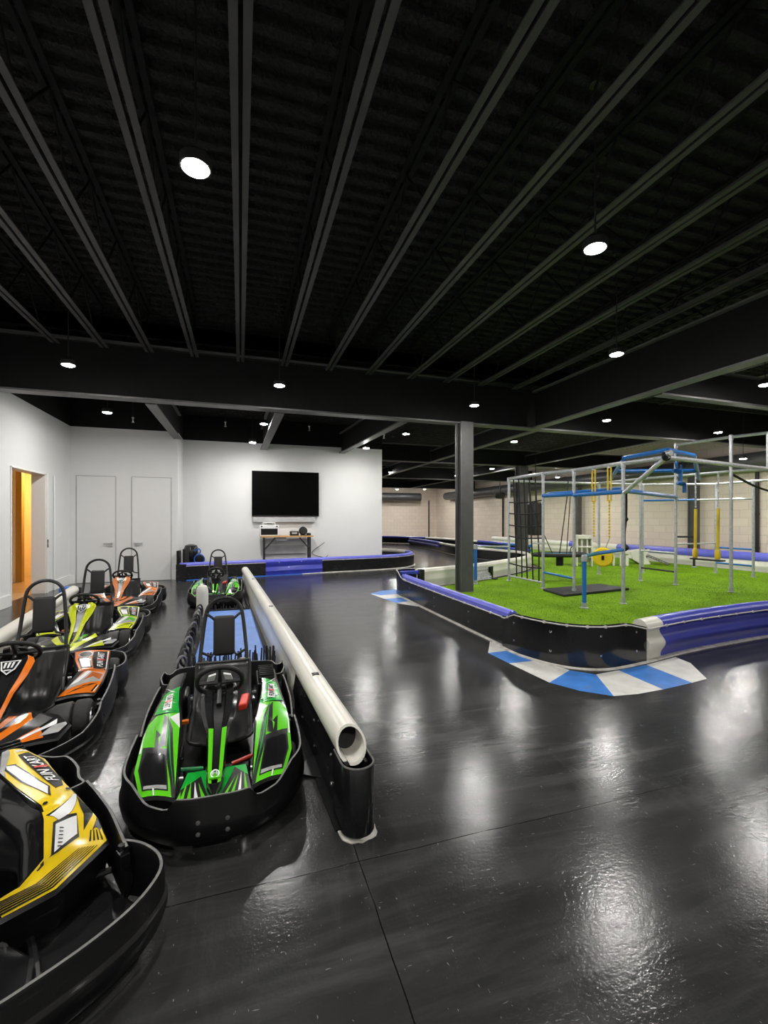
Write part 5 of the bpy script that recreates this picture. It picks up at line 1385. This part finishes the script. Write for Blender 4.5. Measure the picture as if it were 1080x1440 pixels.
    bv = pd.modifiers.new('bevel', 'BEVEL'); bv.width = .022; bv.segments = 4
    pd.data.polygons.foreach_set('use_smooth', [True] * len(pd.data.polygons))
    # ---- pedals, engine, small bits
    for s, mname, lab in ((-1, 'green_bit' if A_ else main, 'green pedal' if A_ else 'coloured pedal'), (1, 'red' if A_ else main, 'red pedal' if A_ else 'coloured pedal')):
        mb = MB(); py, pz = (.40, .17) if A_ else (.50, .2)
        mb.tube([(s * .07, py, pz), (s * .175, py + (.03 if s > 0 else -.01), pz + .015)], .010, 0, 8); mb.tube([(s * .16, py + .01, pz), (s * .155, py + .0, .06)], .006, 1, 6)
        mb.build('pedal', [mname, 'black_metal'], T)['label'] = lab
    mb = MB(); mb.box((.29, 1.30 + dy, .20), (.13, .30, .22)); mb.box((.29, 1.30 + dy, .33), (.11, .24, .03)); 
    for k in range(6): mb.box((.29, 1.20 + dy + k * .04, .35), (.11, .012, .02))
    mb.build('engine_cover', 'black_plastic', T, bevel=.012)
    mb = MB(); mb.box((-.29, 1.34 + dy, .17), (.12, .22, .16)); mb.build('fuel_tank', 'black_plastic', T, bevel=.02)
    mb = MB(); mb.box((-.215, .86 + dy, .23), (.06, .03, .018)); mb.build('side_clip', 'orange_bit', T)['label'] = 'orange clip'
    if style != 'Y':
        mb = MB(); mb.tube([(.235, .78 + dy, .08), (.24, .80 + dy, .34)], .007, 0, 6); mb.build('brake_rod', 'alu', T)
    if A_:
        mb = MB(); mb.prism([(.10, .74), (.15, .76), (.17, .93), (.12, .92)], .30, .34); mb.build('seat_tag', 'red', T, bevel=.008)['label'] = 'red tag beside the seat'
    return T


kart('A', ('green', 'green_deep', 'green'), (-.113, 2.09), 0.0, 'near green kart with black front bumper standing beside the centre barrier')
kart('A', ('green', 'green_deep', 'green'), (-.405, 7.75), 0.0, 'small far green kart at the far end of the blue mat')
ps = math.radians(7); kart('B', ('orange', 'orange_deep', 'orange'), (-1.317, 2.79), ps, 'orange kart right behind the yellow one in the left row')
ps = math.radians(5); kart('B', ('lime', 'lime_deep', 'lime'), (-1.537, 4.84), ps, 'lime yellow kart in the middle of the left row')
kart('B', ('copper', 'orange', 'copper'), (-1.70, 7.22), ps, 'rearmost orange kart of the left row, in front of the flush doors')
ps = math.radians(30)
kx, ky = -.402, 1.90
kart('Y', ('yellow', 'decal_black', 'yellow'), (kx - .508 * math.cos(ps) + .5 * math.sin(ps), ky - .508 * math.sin(ps) - .5 * math.cos(ps)), ps, 'yellow kart cut off at the lower left, nearest of the left row')

# world: a closed hall, nothing outside
w = bpy.data.worlds.new('world'); sc.world = w; w.use_nodes = True
w.node_tree.nodes['Background'].inputs[0].default_value = (0, 0, 0, 1)
sc.view_settings.exposure = 0.12
